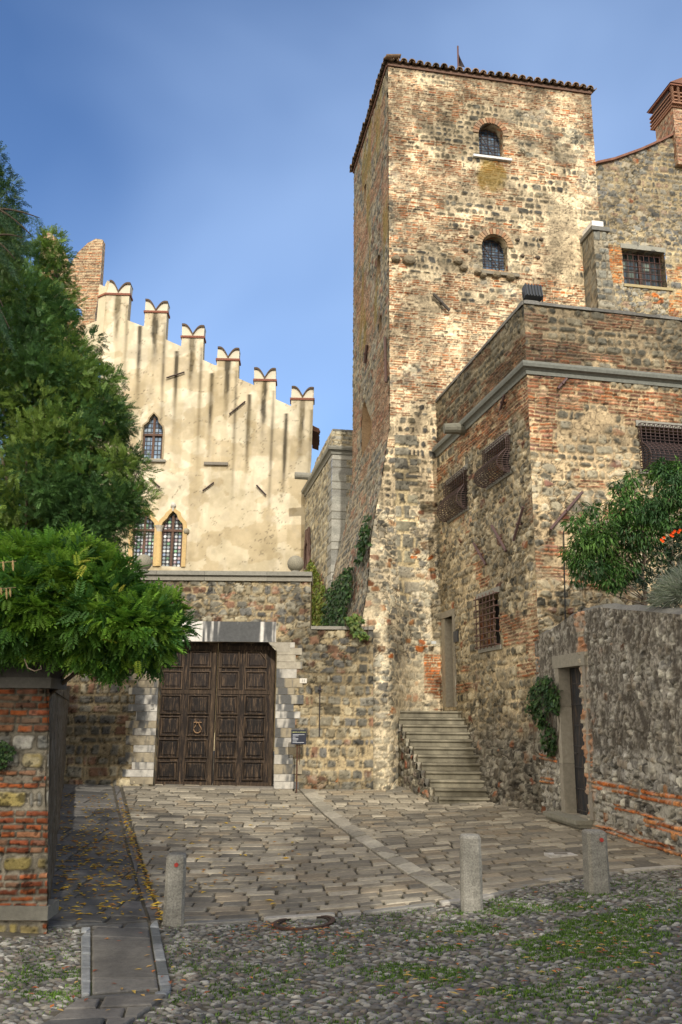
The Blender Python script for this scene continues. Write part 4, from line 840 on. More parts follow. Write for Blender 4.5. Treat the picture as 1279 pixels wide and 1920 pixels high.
a.add([tuple(q)+(HZ-.5,) for q in (q0, q1, q2, q3, q4)], FN=[[0, 1, 2, 3, 4]]); a.build('terrace_roof', M_TILE, hs_)
# parapet cap: dark irregular stones
a = Acc((.15, .15, .135)); rg = random.Random(8)
def cap_run(W, L0, L1, z, o0, o1, hgt, seed, col=(.16, .155, .14)):
    x = L0; rg = random.Random(seed)
    while x < L1:
        x2 = min(L1, x+rg.uniform(.3, .6)); k = rg.uniform(.75, 1.3); h_ = hgt*rg.uniform(.8, 1.15); R = []
        for uu, s_ in ((x, .9), (x+.04, 1), (x2-.04, 1), (x2, .9)):
            R.append([W.pt(uu, z-.02, o0), W.pt(uu, z+h_*.6*s_, o0-.0), W.pt(uu, z+h_*s_, (o0*.75+o1*.25)), W.pt(uu, z+h_*s_, (o0*.25+o1*.75)), W.pt(uu, z+h_*.5*s_, o1), W.pt(uu, z-.02, o1)])
        a.loft(R, np.array(col)*k); x = x2
cap_run(WHF, -.03, HR, HZ-.04, -.4, .05, .10, 1); cap_run(WHL, 0, LL-.02, HZ-.04, -.4, .05, .10, 2); a.build('parapet_cap', M_STONE, hs_, smooth=False)
# string course mitred at the corner
def course(a, W1, W2, L1, L2, z, prof, col):        # W1 left wall (ends at corner u=L1), W2 front wall (starts at 0)
    R = []
    for W, u, sgn in ((W1, 0, 0), (W1, L1, 1), (W2, 0, -1), (W2, L2, 0)):
        R.append([W.pt(u+(sgn*o if sgn else 0), z+dz, o) for o, dz in prof])
    a.loft([R[0], R[1], R[3]], col)
prof = [(-.05, -.24), (.05, -.24), (.06, -.17), (.10, -.13), (.15, -.11), (.17, -.05), (.17, .0), (-.05, .05)]
a = Acc((.17, .175, .155)); course(a, WHL, WHF, LL, HR, CZ+.20, prof, (.19, .195, .17)); a.build('string_course', M_DRESS, hs_)
a = Acc((.17, .165, .13)); u, z = WHL.px(873, 806); a.tube([WHL.pt(u, z, -.1), WHL.pt(u+.02, z+.02, .25), WHL.pt(u-.02, z-.0, .55)], [.15, .14, .13], 12); a.build('waterspout', M_DRESS, hs_, label='round stone waterspout under the string course')
# window cages
def cage(name, W, r, nu, pr, label=None, yellow=False, dots=False):
    u0, u1, z0, z1 = r[0][0]-.05, r[1][0]+.05, r[0][1]-.02, r[2][1]+.04
    a = Acc((.012, .012, .014)); wbox(a, W, u0, u1, z0, z1, -.38, -.35); w_ = a.build('window', M_GLASS, hs_)
    a = Acc((.10, .066, .06)); H_ = z1-z0; prof = [(pr[0], 1.0), (pr[0], .86), (pr[0], .72), (pr[0]*1.05, .58), (pr[1]*.62, .47), (pr[1]*.88, .36), (pr[1], .24), (pr[1]*.97, .12), (pr[1]*.8, .03), (pr[1]*.45, -.04), (.0, -.03)]
    for i in range(nu+1):
        uu = u0+(u1-u0)*i/nu; a.tube([W.pt(uu, z0+H_*t, o+.02) for o, t in prof], .010, 5)
    fin = []
    for (o0, t0), (o1, t1) in zip(prof[:-1], prof[1:]): fin += [(o0, t0), ((o0+o1)/2, (t0+t1)/2)]
    for o, t in fin: a.tube([W.pt(u0, z0+H_*t, o+.03), W.pt(u1, z0+H_*t, o+.03)], .009, 5)
    for uu in (u0, u1):
        for o, t in fin: a.tube([W.pt(uu, z0+H_*t, 0), W.pt(uu, z0+H_*t, o+.02)], .009, 5)
        for f in (.33, .66):
            a.tube([W.pt(uu, z0+H_*t, (o+.02)*f) for o, t in prof[:-1]], .008, 5)
    for i in range(nu+1): a.tube([W.pt(u0+(u1-u0)*i/nu, z1, 0), W.pt(u0+(u1-u0)*i/nu, z1, pr[0]+.02)], .009, 5)
    a.build('window_cage', M_IRON, hs_, label=label)
cage('c', WHL, hg1, 9, (.10, .30)); cage('c', WHL, hg2, 10, (.10, .32)); cage('c', WHF, fw, 13, (.12, .42), label='wide bulging rusty cage over the front window')
a = Acc((.14, .075, .06)); r = hg3; grille(a, WHL, r[0][0]-.06, r[1][0]+.06, r[0][1]-.05, r[2][1]+.05, 6, 9, .12, .014, (.14, .085, .07))
for zz in np.linspace(r[0][1], r[2][1], 5):
    for uu in (r[0][0]-.06, r[1][0]+.06): a.tube([WHL.pt(uu, zz, -.02), WHL.pt(uu, zz, .13)], .012, 6)
a.build('grille', M_IRON, hs_); a = Acc((.015, .015, .018)); wpoly(a, WHL, r, -.40, -.37); a.build('window', M_GLASS, hs_)
for r_, W in ((hg1, WHL), (hg2, WHL), (hg3, WHL), (fw, WHF)):
    a = Acc((.28, .27, .23)); wbox(a, W, r_[0][0]-.1, r_[1][0]+.1, r_[2][1]+.005, r_[2][1]+.13, -.1, .05); a.build('window_lintel', M_DRESS, hs_); a = Acc((.26, .25, .21)); wbox(a, W, r_[0][0]-.08, r_[1][0]+.08, r_[0][1]-.10, r_[0][1]-.005, -.1, .05); a.build('window_sill', M_DRESS, hs_)
# door at the head of the stairs
a = Acc((.34, .31, .25)); u0, u1, z0, z1 = hd[0][0], hd[1][0], hd[0][1], hd[2][1]
wbox(a, WHL, u0-.16, u0+.30, z0, z1-.004, -.41, .03, (.40, .36, .28)); wbox(a, WHL, u0-.16, u0, z1, z1+.16, -.41, .05); wbox(a, WHL, u1, u1+.14, z0, z1+.16, -.41, .05); wbox(a, WHL, u0+.002, u1-.002, z1, z1+.16, -.41, .05); a.build('door_frame', M_DRESS, hs_)
a = Acc((.05, .04, .03)); wpoly(a, WHL, hd, -.30, -.26); a.build('door', M_WOOD, hs_)
u, z = WHL.px(858, 1193); a = Acc((.035, .045, .065)); wbox(a, WHL, u-.16, u+.16, z-.13, z+.13, .03, .055); a.build('wall_plaque', M_PAINT, label='small dark plaque on the house wall beside the stairs doorway', cat='plaque')
u, z = WT.px(811, 1205, .2); a = Acc((.5, .52, .5)); a.box(WT.pt(u, z, .22+bat_f(np.array(u), np.array(z))), (.06, 0, 0), (0, .05, 0), (0, 0, .035)); a.build('wall_box', M_PAINT, label='tiny pale box fixed on the tower wall left of the stairs doorway', cat='box')  # small pale box fixed to the wall
for (p0, p1, W, lab) in (((981, 950), (963, 1013), WHL, 0), ((922, 985), (949, 1033), WHL, 0), ((888, 1018), (911, 1058), WHL, 0), ((1092, 922), (1032, 992), WHF, 0), ((1063, 709), (1046, 728), WHF, 0), ((946, 740), (938, 768), WHL, 0)):
    a = Acc((.13, .08, .07)); bar(a, W, p0, p1, .09, .030, col=(.13, .08, .075)); a.build('tie_bar', M_IRON, hs_)
a = Acc((.03, .03, .03)); a.tube([WHF.pt(*WHF.px(1057, 995, .05), .05), WHF.pt(*WHF.px(1060, 1160, .05), .05)], .012, 5); a.build('cable', M_IRON, hs_)
# floodlight
fq = WHF.px(1005, 560); fo = WHF.pt(fq[0], HZ+.05, -.15); fl = thing('floodlight', 'dark ribbed floodlight mounted on the corner of the parapet', 'floodlight', tuple(fo))
a = Acc((.045, .05, .055)); ax = np.append(WHF.d, 0); up = np.array([.0, .35, .94]); bk = np.cross(ax, up); c = fo+np.array([0, 0, .26])
a.box(c, ax*.20, bk*.07, up*.16)
for t in np.linspace(-.85, .85, 6): a.box(c+ax*.20*t-bk*.0, ax*.012, bk*.10, up*.165, (.11, .12, .13) if int(t*10) % 3 == 0 else (.04, .045, .05))
a.build('housing', M_PAINT, fl); a = Acc((.03, .03, .03)); a.tube([fo-ax*.2+[0, 0, -.08], fo-ax*.23+[0, 0, .25]], .015, 6); a.build('bracket', M_IRON, fl); a = Acc((.03, .03, .03)); a.tube([fo+ax*.2+[0, 0, -.08], fo+ax*.23+[0, 0, .25]], .015, 6); a.build('bracket', M_IRON, fl)
# ================================================================== STAIRS
st = thing('stairs', 'worn stone stairs climbing between a rubble side wall and the house', 'stairs', (2.6, 18.7, .3))
ys = [1506, 1489, 1473.5, 1458.5, 1443, 1428, 1412, 1398.5, 1384, 1371, 1357.5, 1344]; N_ = 12; zt0 = float(P(875, 1511, 18.45)[2]); 
ztop_s = float(P(800, 1332, 20.75)[2]); xl0, xr0 = P(824, 1500, 18.45)[0], P(928, 1500, 18.45)[0]; xl1, xr1 = P(742, 1332, 20.75)[0], P(866, 1332, 20.75)[0]
for i in range(N_):
    t = i/(N_-1); Yf = 18.45+(20.75-18.45)*t; z1 = zt0+(ztop_s-zt0)*(i+1)/N_; xl = xl0+(xl1-xl0)*t; xr = xr0+(xr1-xr0)*t+.12; dep = .26 if i < N_-1 else 1.9
    rg = random.Random(i); c = np.array([.20, .18, .13])*rg.uniform(.88, 1.12); a = Acc(c); rs = .155
    # moulded front edge with slight wear
    n_ = 30; R = []
    for k in range(n_+1):
        x = xl+(xr-xl)*k/n_; wv = .008*fbm(np.array([x*3.]), np.array([i*3.]), 5)[0]; cw = .012*sin(pi*k/n_)
        R.append([(x, Yf+.03, z1-rs), (x, Yf+.03+wv, z1-.062), (x, Yf+wv, z1-.052), (x, Yf-.012+wv, z1-.03-cw*.5), (x, Yf-.004+wv, z1-.008-cw), (x, Yf+.02, z1-cw), (x, Yf+dep, z1), (x, Yf+dep, z1-rs)])
    cc = c*np.array([(.50+1.0*fbm(np.array([(xl+(xr-xl)*k/n_)*5.]), np.array([i*7.]), 8)[0]) for k in range(n_+1)])[:, None]
    a.loft(R, np.repeat(cc, 8, 0)); a.build('step', M_DRESS, st, smooth=False)
WS = Wall(np.array([xl1, 20.75]), math.degrees(atan2(xl0-xl1, 18.47-20.75))); LS = math.hypot(xl0-xl1, 18.47-20.75)
def st_side(u, z): return rubble(u, z, 61, .16, .17, mortar=(.34, .32, .26), brick=HB, stone=[(.17, .16, .14), (.24, .22, .18), (.30, .27, .21), (.20, .17, .14)], pb=.08, gap=.08)
a = Acc(); pts = [(-1.4, .0), (LS, .0), (LS, zt0+.12)]
for i in range(N_-1, -1, -1):
    j = N_-1-i; t = j/(N_-1); uu = LS*(1-t*.93)-.02; pts += [(uu, zt0+(ztop_s-zt0)*(j+1)/N_-.0), (uu-LS*.93/(N_-1)+.005, zt0+(ztop_s-zt0)*(j+1)/N_+.004)]
pts = [(-1.6, .0), (LS, .0)]
for j in range(N_):
    zz1 = zt0+(ztop_s-zt0)*(j+1)/N_-.155; pts += [(LS*(1-j/(N_-1))-.001*j, zz1), (LS*(1-min(j+1, N_-1)/(N_-1))-.001*(j+1), zz1+.001)]
pts = pts[:-1]+[(-1.6, pts[-2][1])]
surface(a, WS, pts, st_side, res=.025, amp=.05, thick=.3); a.build('side_wall', M_STONE, st, smooth=True)
a = Acc((.27, .25, .2)); wbox(a, WS, -1.6, -.02, ztop_s-.155, ztop_s-.004, -.3, .05); a.build('landing_kerb', M_DRESS, st)
# ================================================================== GARDEN WALL WITH DOORWAY (right)
AC = P(1112, 1557, 14.5); dA = P(1018, 1525, 16.55); LA = float(np.linalg.norm(AC[:2]-dA[:2])); alA = math.degrees(atan2(AC[0]-dA[0], AC[1]-dA[1])); WA = Wall(dA, alA)
BE = P(1279, 1608, 11.75); alB = math.degrees(atan2(BE[0]-AC[0], BE[1]-AC[1])); WB = Wall(AC+np.append(0, [0, 0]), alB); LB = float(np.linalg.norm(BE[:2]-AC[:2]))+2.2
an = thing('garden_wall', 'tall rough rubble garden wall with a stone framed doorway, bottom right', 'wall', (float(AC[0]), float(AC[1]), .2))
def st_annex(W, seed):
    def f(u, z):
        x, y = W.img(u, z)
        def pb(uc, vc):
            X_, Y_ = W.img(uc, vc); p = .10+0*X_
            if W is WB:
                # thin brick levelling courses
                for z0 in (.62, .30, .95): p += .75*np.exp(-((vc-z0-.02*np.sin(uc*2))/.075)**2)
                p += .5*(uc < .25)*(np.sin(vc*5) > -.3)
            else: p += .45*np.exp(-(((X_-1030)/22)**2+((Y_-1440)/60)**2))
            return p
        R_ = rubble(u, z, seed+5, .15, .14, mortar=(.40, .38, .33), stone=[(.30, .285, .25), (.38, .365, .33), (.20, .185, .16), (.44, .42, .36), (.24, .21, .17)], pb=.03, gap=.09, warp=.03)
        h, c = masonry(u, z, seed, H=.145 if W is WB else .16, sw=.13 if W is WB else .15, bw=.24, pb=pb, pbvar=.35, mortar=(.42, .40, .35), brick=[(.48, .18, .08), (.42, .15, .07), (.50, .24, .12)], stone=[(.30, .285, .25), (.38, .365, .33), (.21, .195, .17), (.44, .42, .36), (.26, .23, .18)], warp=.025, sr=.07, sj=.018, rough=.02, miss=.04)
        h, c = mixst((h, c), R_, sst(.40, .52, fbm(u*.9, z*1.4, seed+6)+.1)*(np.abs(pb(u, z)) < .3))
        up = sst(1.15, 1.75, z+.5*(fbm(u*1.5, z*1.5, seed+1)-.5)); r_ = fbm(u*9, z*5, seed+2, 5); r2 = sst(.48, .63, fbm(u*34, z*19, seed+3, 3)*.6+fbm(u*7, z*4, seed+13, 3)*.4)
        cr_ = lerp(np.array([.095, .082, .066]), np.array([.36, .335, .29]), (r2*.8)[..., None]); k = up*sst(.38, .60, r_+.10)*.8
        du = u if W is WB else LA-u; qn = sst(.24+.05*np.sin(z*9), .14+.05*np.sin(z*9), du)*sst(.3, .5, fbm(u*4, z*4, seed+15)+.1)
        cq = pick([(.44, .33, .25), (.40, .36, .29), (.46, .26, .16), (.36, .33, .27)], hsh(np.floor(z/.085), 3))*(.7+.6*fbm(u*14, z*14, 7))[..., None]; k = k*(1-.85*qn); c = lerp(c, cq, (qn*.75)[..., None])
        return lerp(h, .3+.8*r2*fbm(u*8, z*6, seed+8), k), lerp(c, cr_, k[..., None])
    return f
topA = [(LA, WA.px(1122, 1138)[1]), (LA-.55, WA.px(1100, 1150)[1]), (LA*.35, WA.px(1050, 1178)[1]), (0, WA.px(1021, 1192)[1])]
zs = WA.px(1056, 1522)[1]; ad = rect(WA.px(1054, 1400)[0], WA.px(1103, 1400)[0], zs, WA.px(1053, 1250)[1])
a = Acc(); surface(a, WA, [(0, .05), (LA, .05)]+topA, st_annex(WA, 81), [ad], res=.018, amp=.045, reveal=.30, cr=WB.n, thick=.0)
zB = [WB.px(*q) for q in ((1128, 1138), (1160, 1142), (1205, 1145), (1279, 1152))]
topB = [(LB, zB[3][1]+.05), zB[3], zB[2], zB[1], zB[0], (0, topA[0][1])]
surface(a, WB, [(0, .05), (LB, .05)]+topB, st_annex(WB, 83), res=.016, amp=.062, cl=WA.n)
# rounded top as the wall's thickness
for W, tp in ((WA, topA[::-1]), (WB, topB[::-1])):
    R = []
    for i in range(len(tp)-1):
        k = max(2, int((tp[i+1][0]-tp[i][0])/.08))
        for t in np.arange(k)/k: 
            u = tp[i][0]+(tp[i+1][0]-tp[i][0])*t; z = tp[i][1]+(tp[i+1][1]-tp[i][1])*t; n_ = .05*fbm(np.array([u*5]), np.array([1.]), 2)[0]
            R.append([W.pt(u, z-.03, .02), W.pt(u, z+.03+n_, -.06), W.pt(u, z+.05+n_, -.25), W.pt(u, z-.05, -.50), W.pt(u, z-.5, -.5)])
    a.loft(R, (.16, .155, .14), caps=False, closed=False)
a.build('wall', M_STONE, an, smooth=True)
a = Acc((.28, .26, .21)); u0, u1, z0, z1 = ad[0][0], ad[1][0], ad[0][1], ad[2][1]; zm = [z0, z0+(z1-z0)*.33, z0+(z1-z0)*.72, z1]
for i in range(3):
    k = (.95, 1.08, .9)[i]; wbox(a, WA, u0-.05, u0+.10, zm[i]+.003, zm[i+1]-.003, -.17, .045, np.array([.33, .30, .24])*k); wbox(a, WA, u1-.02, u1+.13, zm[i]+.003, zm[i+1]-.003, -.17, .045, np.array([.30, .27, .22])*k)
wbox(a, WA, u0-.12, u1+.16, z1-.02, z1+.20, -.17, .06, (.27, .25, .2)); a.build('door_frame', M_DRESS, an)
a = Acc((.03, .033, .038)); wbox(a, WA, u0, u1, z0, z1, -.24, -.18)
for i in range(7): wbox(a, WA, u0+.02, u1-.02, z0+.05+i*(z1-z0)/7, z0+.05+i*(z1-z0)/7+.018, -.18, -.165, (.05, .05, .055))
dr = a.build('door', M_WOOD, an); a = Acc((.12, .11, .1)); a.tube([WA.pt(u0+.22, z0+1.0, -.18), WA.pt(u0+.22, z0+1.0, -.12), WA.pt(u0+.30, z0+1.0, -.12)], .012, 6); a.build('handle', M_IRON, dr)
a = Acc((.26, .25, .2)); wbox(a, WA, u0-.28, u1+.06, z0-.07, z0-.002, -.4, .30); wbox(a, WA, u0-.26, u1+.04, z0-.12, z0-.07, -.4, .25); wbox(a, WA, u0-.20, u1+.0, z0-.5, z0-.12, -.4, .20, (.2, .19, .16)); a.build('doorstep', M_DRESS, an)
# terrace behind the garden wall
zt_ = min(zB[1][1], topA[-1][1]+.2)-.25; q = [WA.pt(0, zt_, -.3), WA.pt(LA, zt_, -.3), WB.pt(LB, zt_, -.3), WHF.pt(HR, zt_, 0), WHF.pt(.1, zt_, 0)]
a = Acc((.07, .06, .04)); a.prism(q, (0, 0, -.2)); a.build('terrace', M_SOIL, kind='structure')
# ================================================================== REAR BUILDING, PIER, CHIMNEY (right)
RC = P(1200, 500, 27); WR = Wall(RC, 80)
def st_rear(u, z):
    def pb(uc, vc):
        X_, Y_ = WR.img(uc, vc); return .18+.5*(abs(X_-1150) < 16)*(Y_ > 455)*(Y_ < 535)+.45*(abs(X_-1268) < 14)*(Y_ > 470)+0*X_
    h, c = masonry(u, z, 91, H=.23, sw=.25, pb=pb, pbvar=.2, mortar=(.47, .39, .26), stone=[(.24, .235, .21), (.30, .28, .23), (.35, .31, .24), (.19, .185, .17), (.32, .24, .18)], miss=.03, sr=.07, sj=.02, warp=.03)
    h, c = mixst((h, c), rubble(u, z, 93, .29, .21, mortar=(.47, .39, .26), stone=[(.24, .235, .21), (.30, .28, .23), (.35, .31, .24), (.19, .185, .17), (.32, .24, .18)], pb=.03, gap=.09), sst(.42, .55, fbm(u*.7, z*.7, 94)+.08)*(pb(u, z) < .3))
    x, y = WR.img(u, z); k = sst(.2, .6, fbm(u*1.2, z*1.2, 92)*sst(520, 380, y)); return h, lerp(c, c*.72, k[..., None])
rb = thing('hall_building', 'grey rubble stone hall with a barred window behind the tower, far right', 'building', (float(RC[0]), 28., .3))
rw = wr(WR, 1170, 1251, 464, 536); rw = [WR.px(1170, 530), WR.px(1251, 541), WR.px(1252, 478), WR.px(1168, 462)]
rw = rect(rw[0][0], rw[1][0], (rw[0][1]+rw[1][1])/2-.02, (rw[2][1]+rw[3][1])/2)
topR = WR.pxs([(1400, 190), (1279, 246), (1240, 266), (1200, 284), (1150, 302), (1118, 309), (1080, 330)]); botR = WR.px(1080, 640)[1]
a = Acc(); surface(a, WR, [(topR[-1][0], botR), (topR[0][0], botR)]+[tuple(q) for q in topR], st_rear, [rw], res=.04, amp=.045, reveal=.4, thick=.3)
e0, e1 = WR.pt(topR[-1][0], 0, -.3), WR.pt(topR[0][0], 0, -.3); a.add([e0+[0, 0, .2], e1+[0, 0, .2], e1+[0, 0, botR+.1], e0+[0, 0, botR+.1]], [(0, 1, 2, 3)], c=(.3, .27, .2)); a.build('wall', M_STONE, rb, smooth=True)
a = Acc((.20, .10, .07)); pr = [tuple(q) for q in topR]
for (ua, za), (ub, zb2) in zip(pr[:-1], pr[1:]): wpoly(a, WR, [(ua, za-.0), (ua, za+.09), (ub, zb2+.09), (ub, zb2-.0)], -5, .12)
a.build('roof', M_TILE, rb)
a = Acc(); surface(a, WR, rw, lambda u, z: cells_pane(u, z, .30, .34, [(.05, .07, .09), (.09, .12, .15), (.14, .17, .15)], lead=(.03, .025, .02)), res=.04, amp=0, off=-.34); pane = a.build('window', M_GLASS, rb)
a = Acc((.07, .04, .03)); um = (rw[0][0]+rw[1][0])/2; wbox(a, WR, um-.06, um+.06, rw[0][1], rw[2][1], -.33, -.27); a.build('mullion', M_WOOD, pane)
a = Acc(); grille(a, WR, rw[0][0], rw[1][0], rw[0][1], rw[2][1], 8, 6, -.16, .013, (.12, .065, .055)); a.build('grille', M_IRON, pane)
a = Acc((.30, .29, .24)); wbox(a, WR, rw[0][0]-.05, rw[1][0]+.05, rw[2][1]+.003, rw[2][1]+.18, -.3, .04); a.build('window_lintel', M_DRESS, rb); a = Acc(); wbox(a, WR, rw[0][0]-.03, rw[1][0]+.2, rw[0][1]-.10, rw[0][1]-.003, -.3, .07, (.40, .33, .18)); a.build('window_sill', M_DRESS, rb)
cu_, cv_ = WR.px(1259, 282, -.6), WR.px(1259, 200, -.6); a = Acc(); 
def st_chim(u, z): return masonry(u, z, 95, H=.14, pb=1.5, pbvar=0, bw=.26, warp=.004, mortar=(.42, .34, .25), brick=[(.33, .17, .11), (.38, .22, .14), (.28, .14, .1)])
ul, ur_ = WR.px(1262, 250, .2)[0]+.08, WR.px(1262, 250, .2)[0]+1.0; zl, zh = WR.px(1258, 290)[1]-.5, WR.px(1258, 200, .2)[1]
surface(a, WR, rect(ul, ur_, zl, zh), st_chim, res=.03, amp=.02, off=.2, thick=1.2); chm = a.build('chimney', M_STONE, rb, smooth=True)
a = Acc((.30, .16, .10)); zt2 = WR.px(1250, 160, .2)[1]
wbox(a, WR, ul-.06, ur_+.06, zh-.02, zh+.06, -1.1, .26); wbox(a, WR, ul-.09, ur_+.09, zh+.06, zh+.12, -1.2, .36)
for i in range(5):
    for sgn in (0, 1): wbox(a, WR, ul-.09+i*(ur_-ul+.18)/4.6, ul-.09+i*(ur_-ul+.18)/4.6+.09, zh+.12, zt2-.08, .27, .36)
wbox(a, WR, ul-.05, ur_+.05, zh+.12, zt2-.08, -1.0, .1, (.05, .035, .03))
for i in range(3): wbox(a, WR, ul-.09, ur_+.09, zh+.20+i*.16, zh+.25+i*.16, -1.2, .345)
wbox(a, WR, ul-.13, ur_+.13, zt2-.1, zt2-.03, -1.2, .4, (.26, .12, .08)); wpoly(a, WR, [(ul-.16, zt2-.03), (ur_+.16, zt2-.03), ((ul+ur_)/2, zt2+.3)], -1.25, .44, (.2, .1, .07)); a.build('chimney_pot', M_STONE, chm)
# pier at the tower's right edge
WP = Wall(WT.pt(0, 0, .75), 80); pier = thing('wall_pier', 'rubble stone pier with a white cap stone against the tower edge', 'pier', (5.8, 22.4, 9))
pq = WP.pxs([(1126, 640), (1170, 640), (1143, 500), (1137, 430), (1112, 430)]); a = Acc()
def st_pier(u, z): h, c = masonry(u, z, 97, H=.26, sw=.34, pb=.28, pbvar=.1, mortar=(.33, .29, .22), stone=[(.24, .235, .20), (.29, .27, .22), (.20, .20, .18)], sr=.05); return h, c*.9
surface(a, WP, [tuple(q) for q in pq], st_pier, res=.028, amp=.04, thick=.74); a.build('shaft', M_STONE, pier, smooth=True)
a = Acc((.17, .165, .15)); wbox(a, WP, pq[4][0]-.06, pq[3][0]+.08, pq[4][1]-.03, pq[4][1]+.10, -.74, .06); a.build('cap', M_DRESS, pier)
a = Acc((.78, .76, .72)); wbox(a, WP, pq[4][0]-.03, pq[3][0]-.10, pq[4][1]+.102, pq[4][1]+.28, -.6, .03); a.build('cap_stone', M_DRESS, pier, label='white block on the cap')
# ================================================================== BASTION (between tower and plastered palace)
BC = P(622, 1000, 29); WBF = Wall(BC, 79); LBL = 7.2; db = np.array([sin(radians(169)), cos(radians(169))]); WBL = Wall(BC[:2]-db*LBL, 169)
bz = WBF.px(640, 806)[1]; bcz = WBF.px(640, 850)[1]
ba = thing('stone_bastion', 'grey squared stone corner bastion with a string course, between the tower and the plastered palace', 'building', (float(BC[0]), 31., .3))
def st_bast(W):
    def f(u, z):
        h, c = masonry(u, z, 101, H=.21, sw=.30, pb=lambda p, q: .12+.3*(q < bcz-4)*(np.sin(q*3) > .5), pbvar=.5, mortar=(.44, .38, .27), stone=[(.33, .31, .26), (.40, .37, .29), (.27, .26, .22), (.44, .40, .30)], brick=[(.40, .19, .11), (.36, .2, .13)], sr=.03, sj=.012, warp=.015)
        du = (u if W is WBF else LBL-u); row = np.floor(z/.27); ln = np.where(row % 2 == 0, .75, .5); q = (du < ln) & (z < bcz)
        hq, cq = masonry(u, z, 103, H=.27, sw=3, pb=0, pbvar=0, block=40, mortar=(.3, .28, .22), stone=[(.33, .325, .29), (.38, .37, .33), (.29, .285, .26)], sr=.01, sj=.008, warp=.0, rough=.003)
        fz = z/.27-row; ed = (np.minimum(fz, 1-fz)*.27 < .010) | (abs(du-ln) < .012); cqq = pick([(.33, .325, .29), (.38, .37, .33), (.28, .275, .25)], hsh(row, 5))*(.85+.3*fbm(u*8, z*8, 3))[..., None]; cqq = np.where(ed[..., None], np.array([.16, .15, .12]), cqq)
        return np.where(q, .5, h), np.where(q[..., None], cqq, c)
    return f
a = Acc(); surface(a, WBF, rect(0, 3.2, 4, bz), st_bast(WBF), res=.035, amp=.03, cl=WBL.n)
tb = [(LBL, bz), (LBL-1.5, bz-.02), (LBL-3.5, bz-.12), (0, bz-.7)]
surface(a, WBL, [(0, 4), (LBL, 4)]+tb, st_bast(WBL), res=.045, amp=.035, cr=WBF.n)
p0, p1, p2 = WBF.pt(3.2, 0), WBF.pt(3.2, 0, -7), WBL.pt(0, 0)
for s_, e_ in ((p0, p1), (p1, p2)): a.add([s_+[0, 0, .2], e_+[0, 0, .2], e_+[0, 0, bz-.8], s_+[0, 0, bz-.8]], [(0, 1, 2, 3)], c=(.3, .28, .24))
a.build('wall', M_STONE, ba, smooth=True)
a = Acc(); course(a, WBL, WBF, LBL, 3.2, bcz+.22, [(o*1.1, d*1.1) for o, d in prof], (.24, .235, .2)); a.build('string_course', M_DRESS, ba)
a = Acc((.15, .145, .13)); cap_run(WBF, 0, 3.2, bz-.03, -.4, .04, .08, 5); a.build('parapet_cap', M_STONE, ba)
a = Acc((.25, .24, .2)); u, z = WBL.px(585, 893); a.tube([WBL.pt(u, z, -.1), WBL.pt(u, z, .7)], .15, 12); a.build('waterspout', M_DRESS, ba)
u, z = WBL.px(580, 1030); a = Acc((.16, .10, .08)); 
for k in range(4): a.tube([WBL.pt(u+.55*cos(t), z-.4+(1.0+.15*sin(t*7+k))*sin(t)*1.2-.1*k, .06+.05*(k % 2)) for t in np.linspace(0, pi, 22)], .045, 6)
for k in range(5): a.tube([WBL.pt(u-.5+.25*k, z-1.2, .06), WBL.pt(u-.5+.25*k, z-.4+sqrt(max(.05, 1-((-.5+.25*k)/.6)**2)), .06)], .03, 6)
a.build('arched_grille', M_IRON, ba, label='curly wrought iron grille over an arched opening')
# ================================================================== PLASTERED PALACE
WO = Wall(P(400, 1060, 35), 88)
pal = thing('plastered_palace', 'cream plastered palace with swallowtail battlements and gothic windows', 'palace', (-1.5, 36., .3))
ol = [(140, 1100), (568, 1100), (570, 1050), (584, 858), (588, 748), (546, 748), (546, 761), (517, 748), (517, 712.5), (477, 712.5), (477, 722), (447, 709), (448, 674), (407, 674), (406.5, 686), (380.5, 674), (382, 631.5), (341, 631.5), (340, 649), (310.5, 636), (313.5, 584.5), (272, 584.5), (270.5, 612), (239, 600), (243, 551.5), (199, 551.5), (185, 760)]
wS = [(266, 859), (303.4, 860), (306, 811), (305, 800), (297.8, 791.5), (296.8, 784), (289, 774.7), (281, 784), (279, 790.6), (269.7, 798), (268.4, 811)]
wR = [(301.5, 1061), (340, 1062.4), (343.7, 991), (342.8, 981.8), (334.3, 972.4), (332.5, 965), (325.3, 958.4), (317.5, 966), (314.7, 971.5), (305.3, 980), (302.5, 991)]
wL = [(x-53, y-1) for x, y in wR]
UZ = lambda p, off=0: [tuple(q) for q in WO.pxs(p, off)]
ME = [((206, 528), (245, 533), (222, 548), (199, 243, 551.5)), ((273, 563.6), (315, 568), (292.5, 582.5), (272, 313.5, 584.5)), ((341.5, 610), (383.6, 613.5), (361.8, 628), (341, 382, 631.5)), ((408.5, 653), (449, 656), (427.8, 671), (407, 448, 674)), ((476.5, 692), (517.5, 693.7), (496.5, 709.5), (477, 517, 712.5)), ((547, 727), (588.8, 729.4), (567.5, 744.5), (546, 588, 748))]
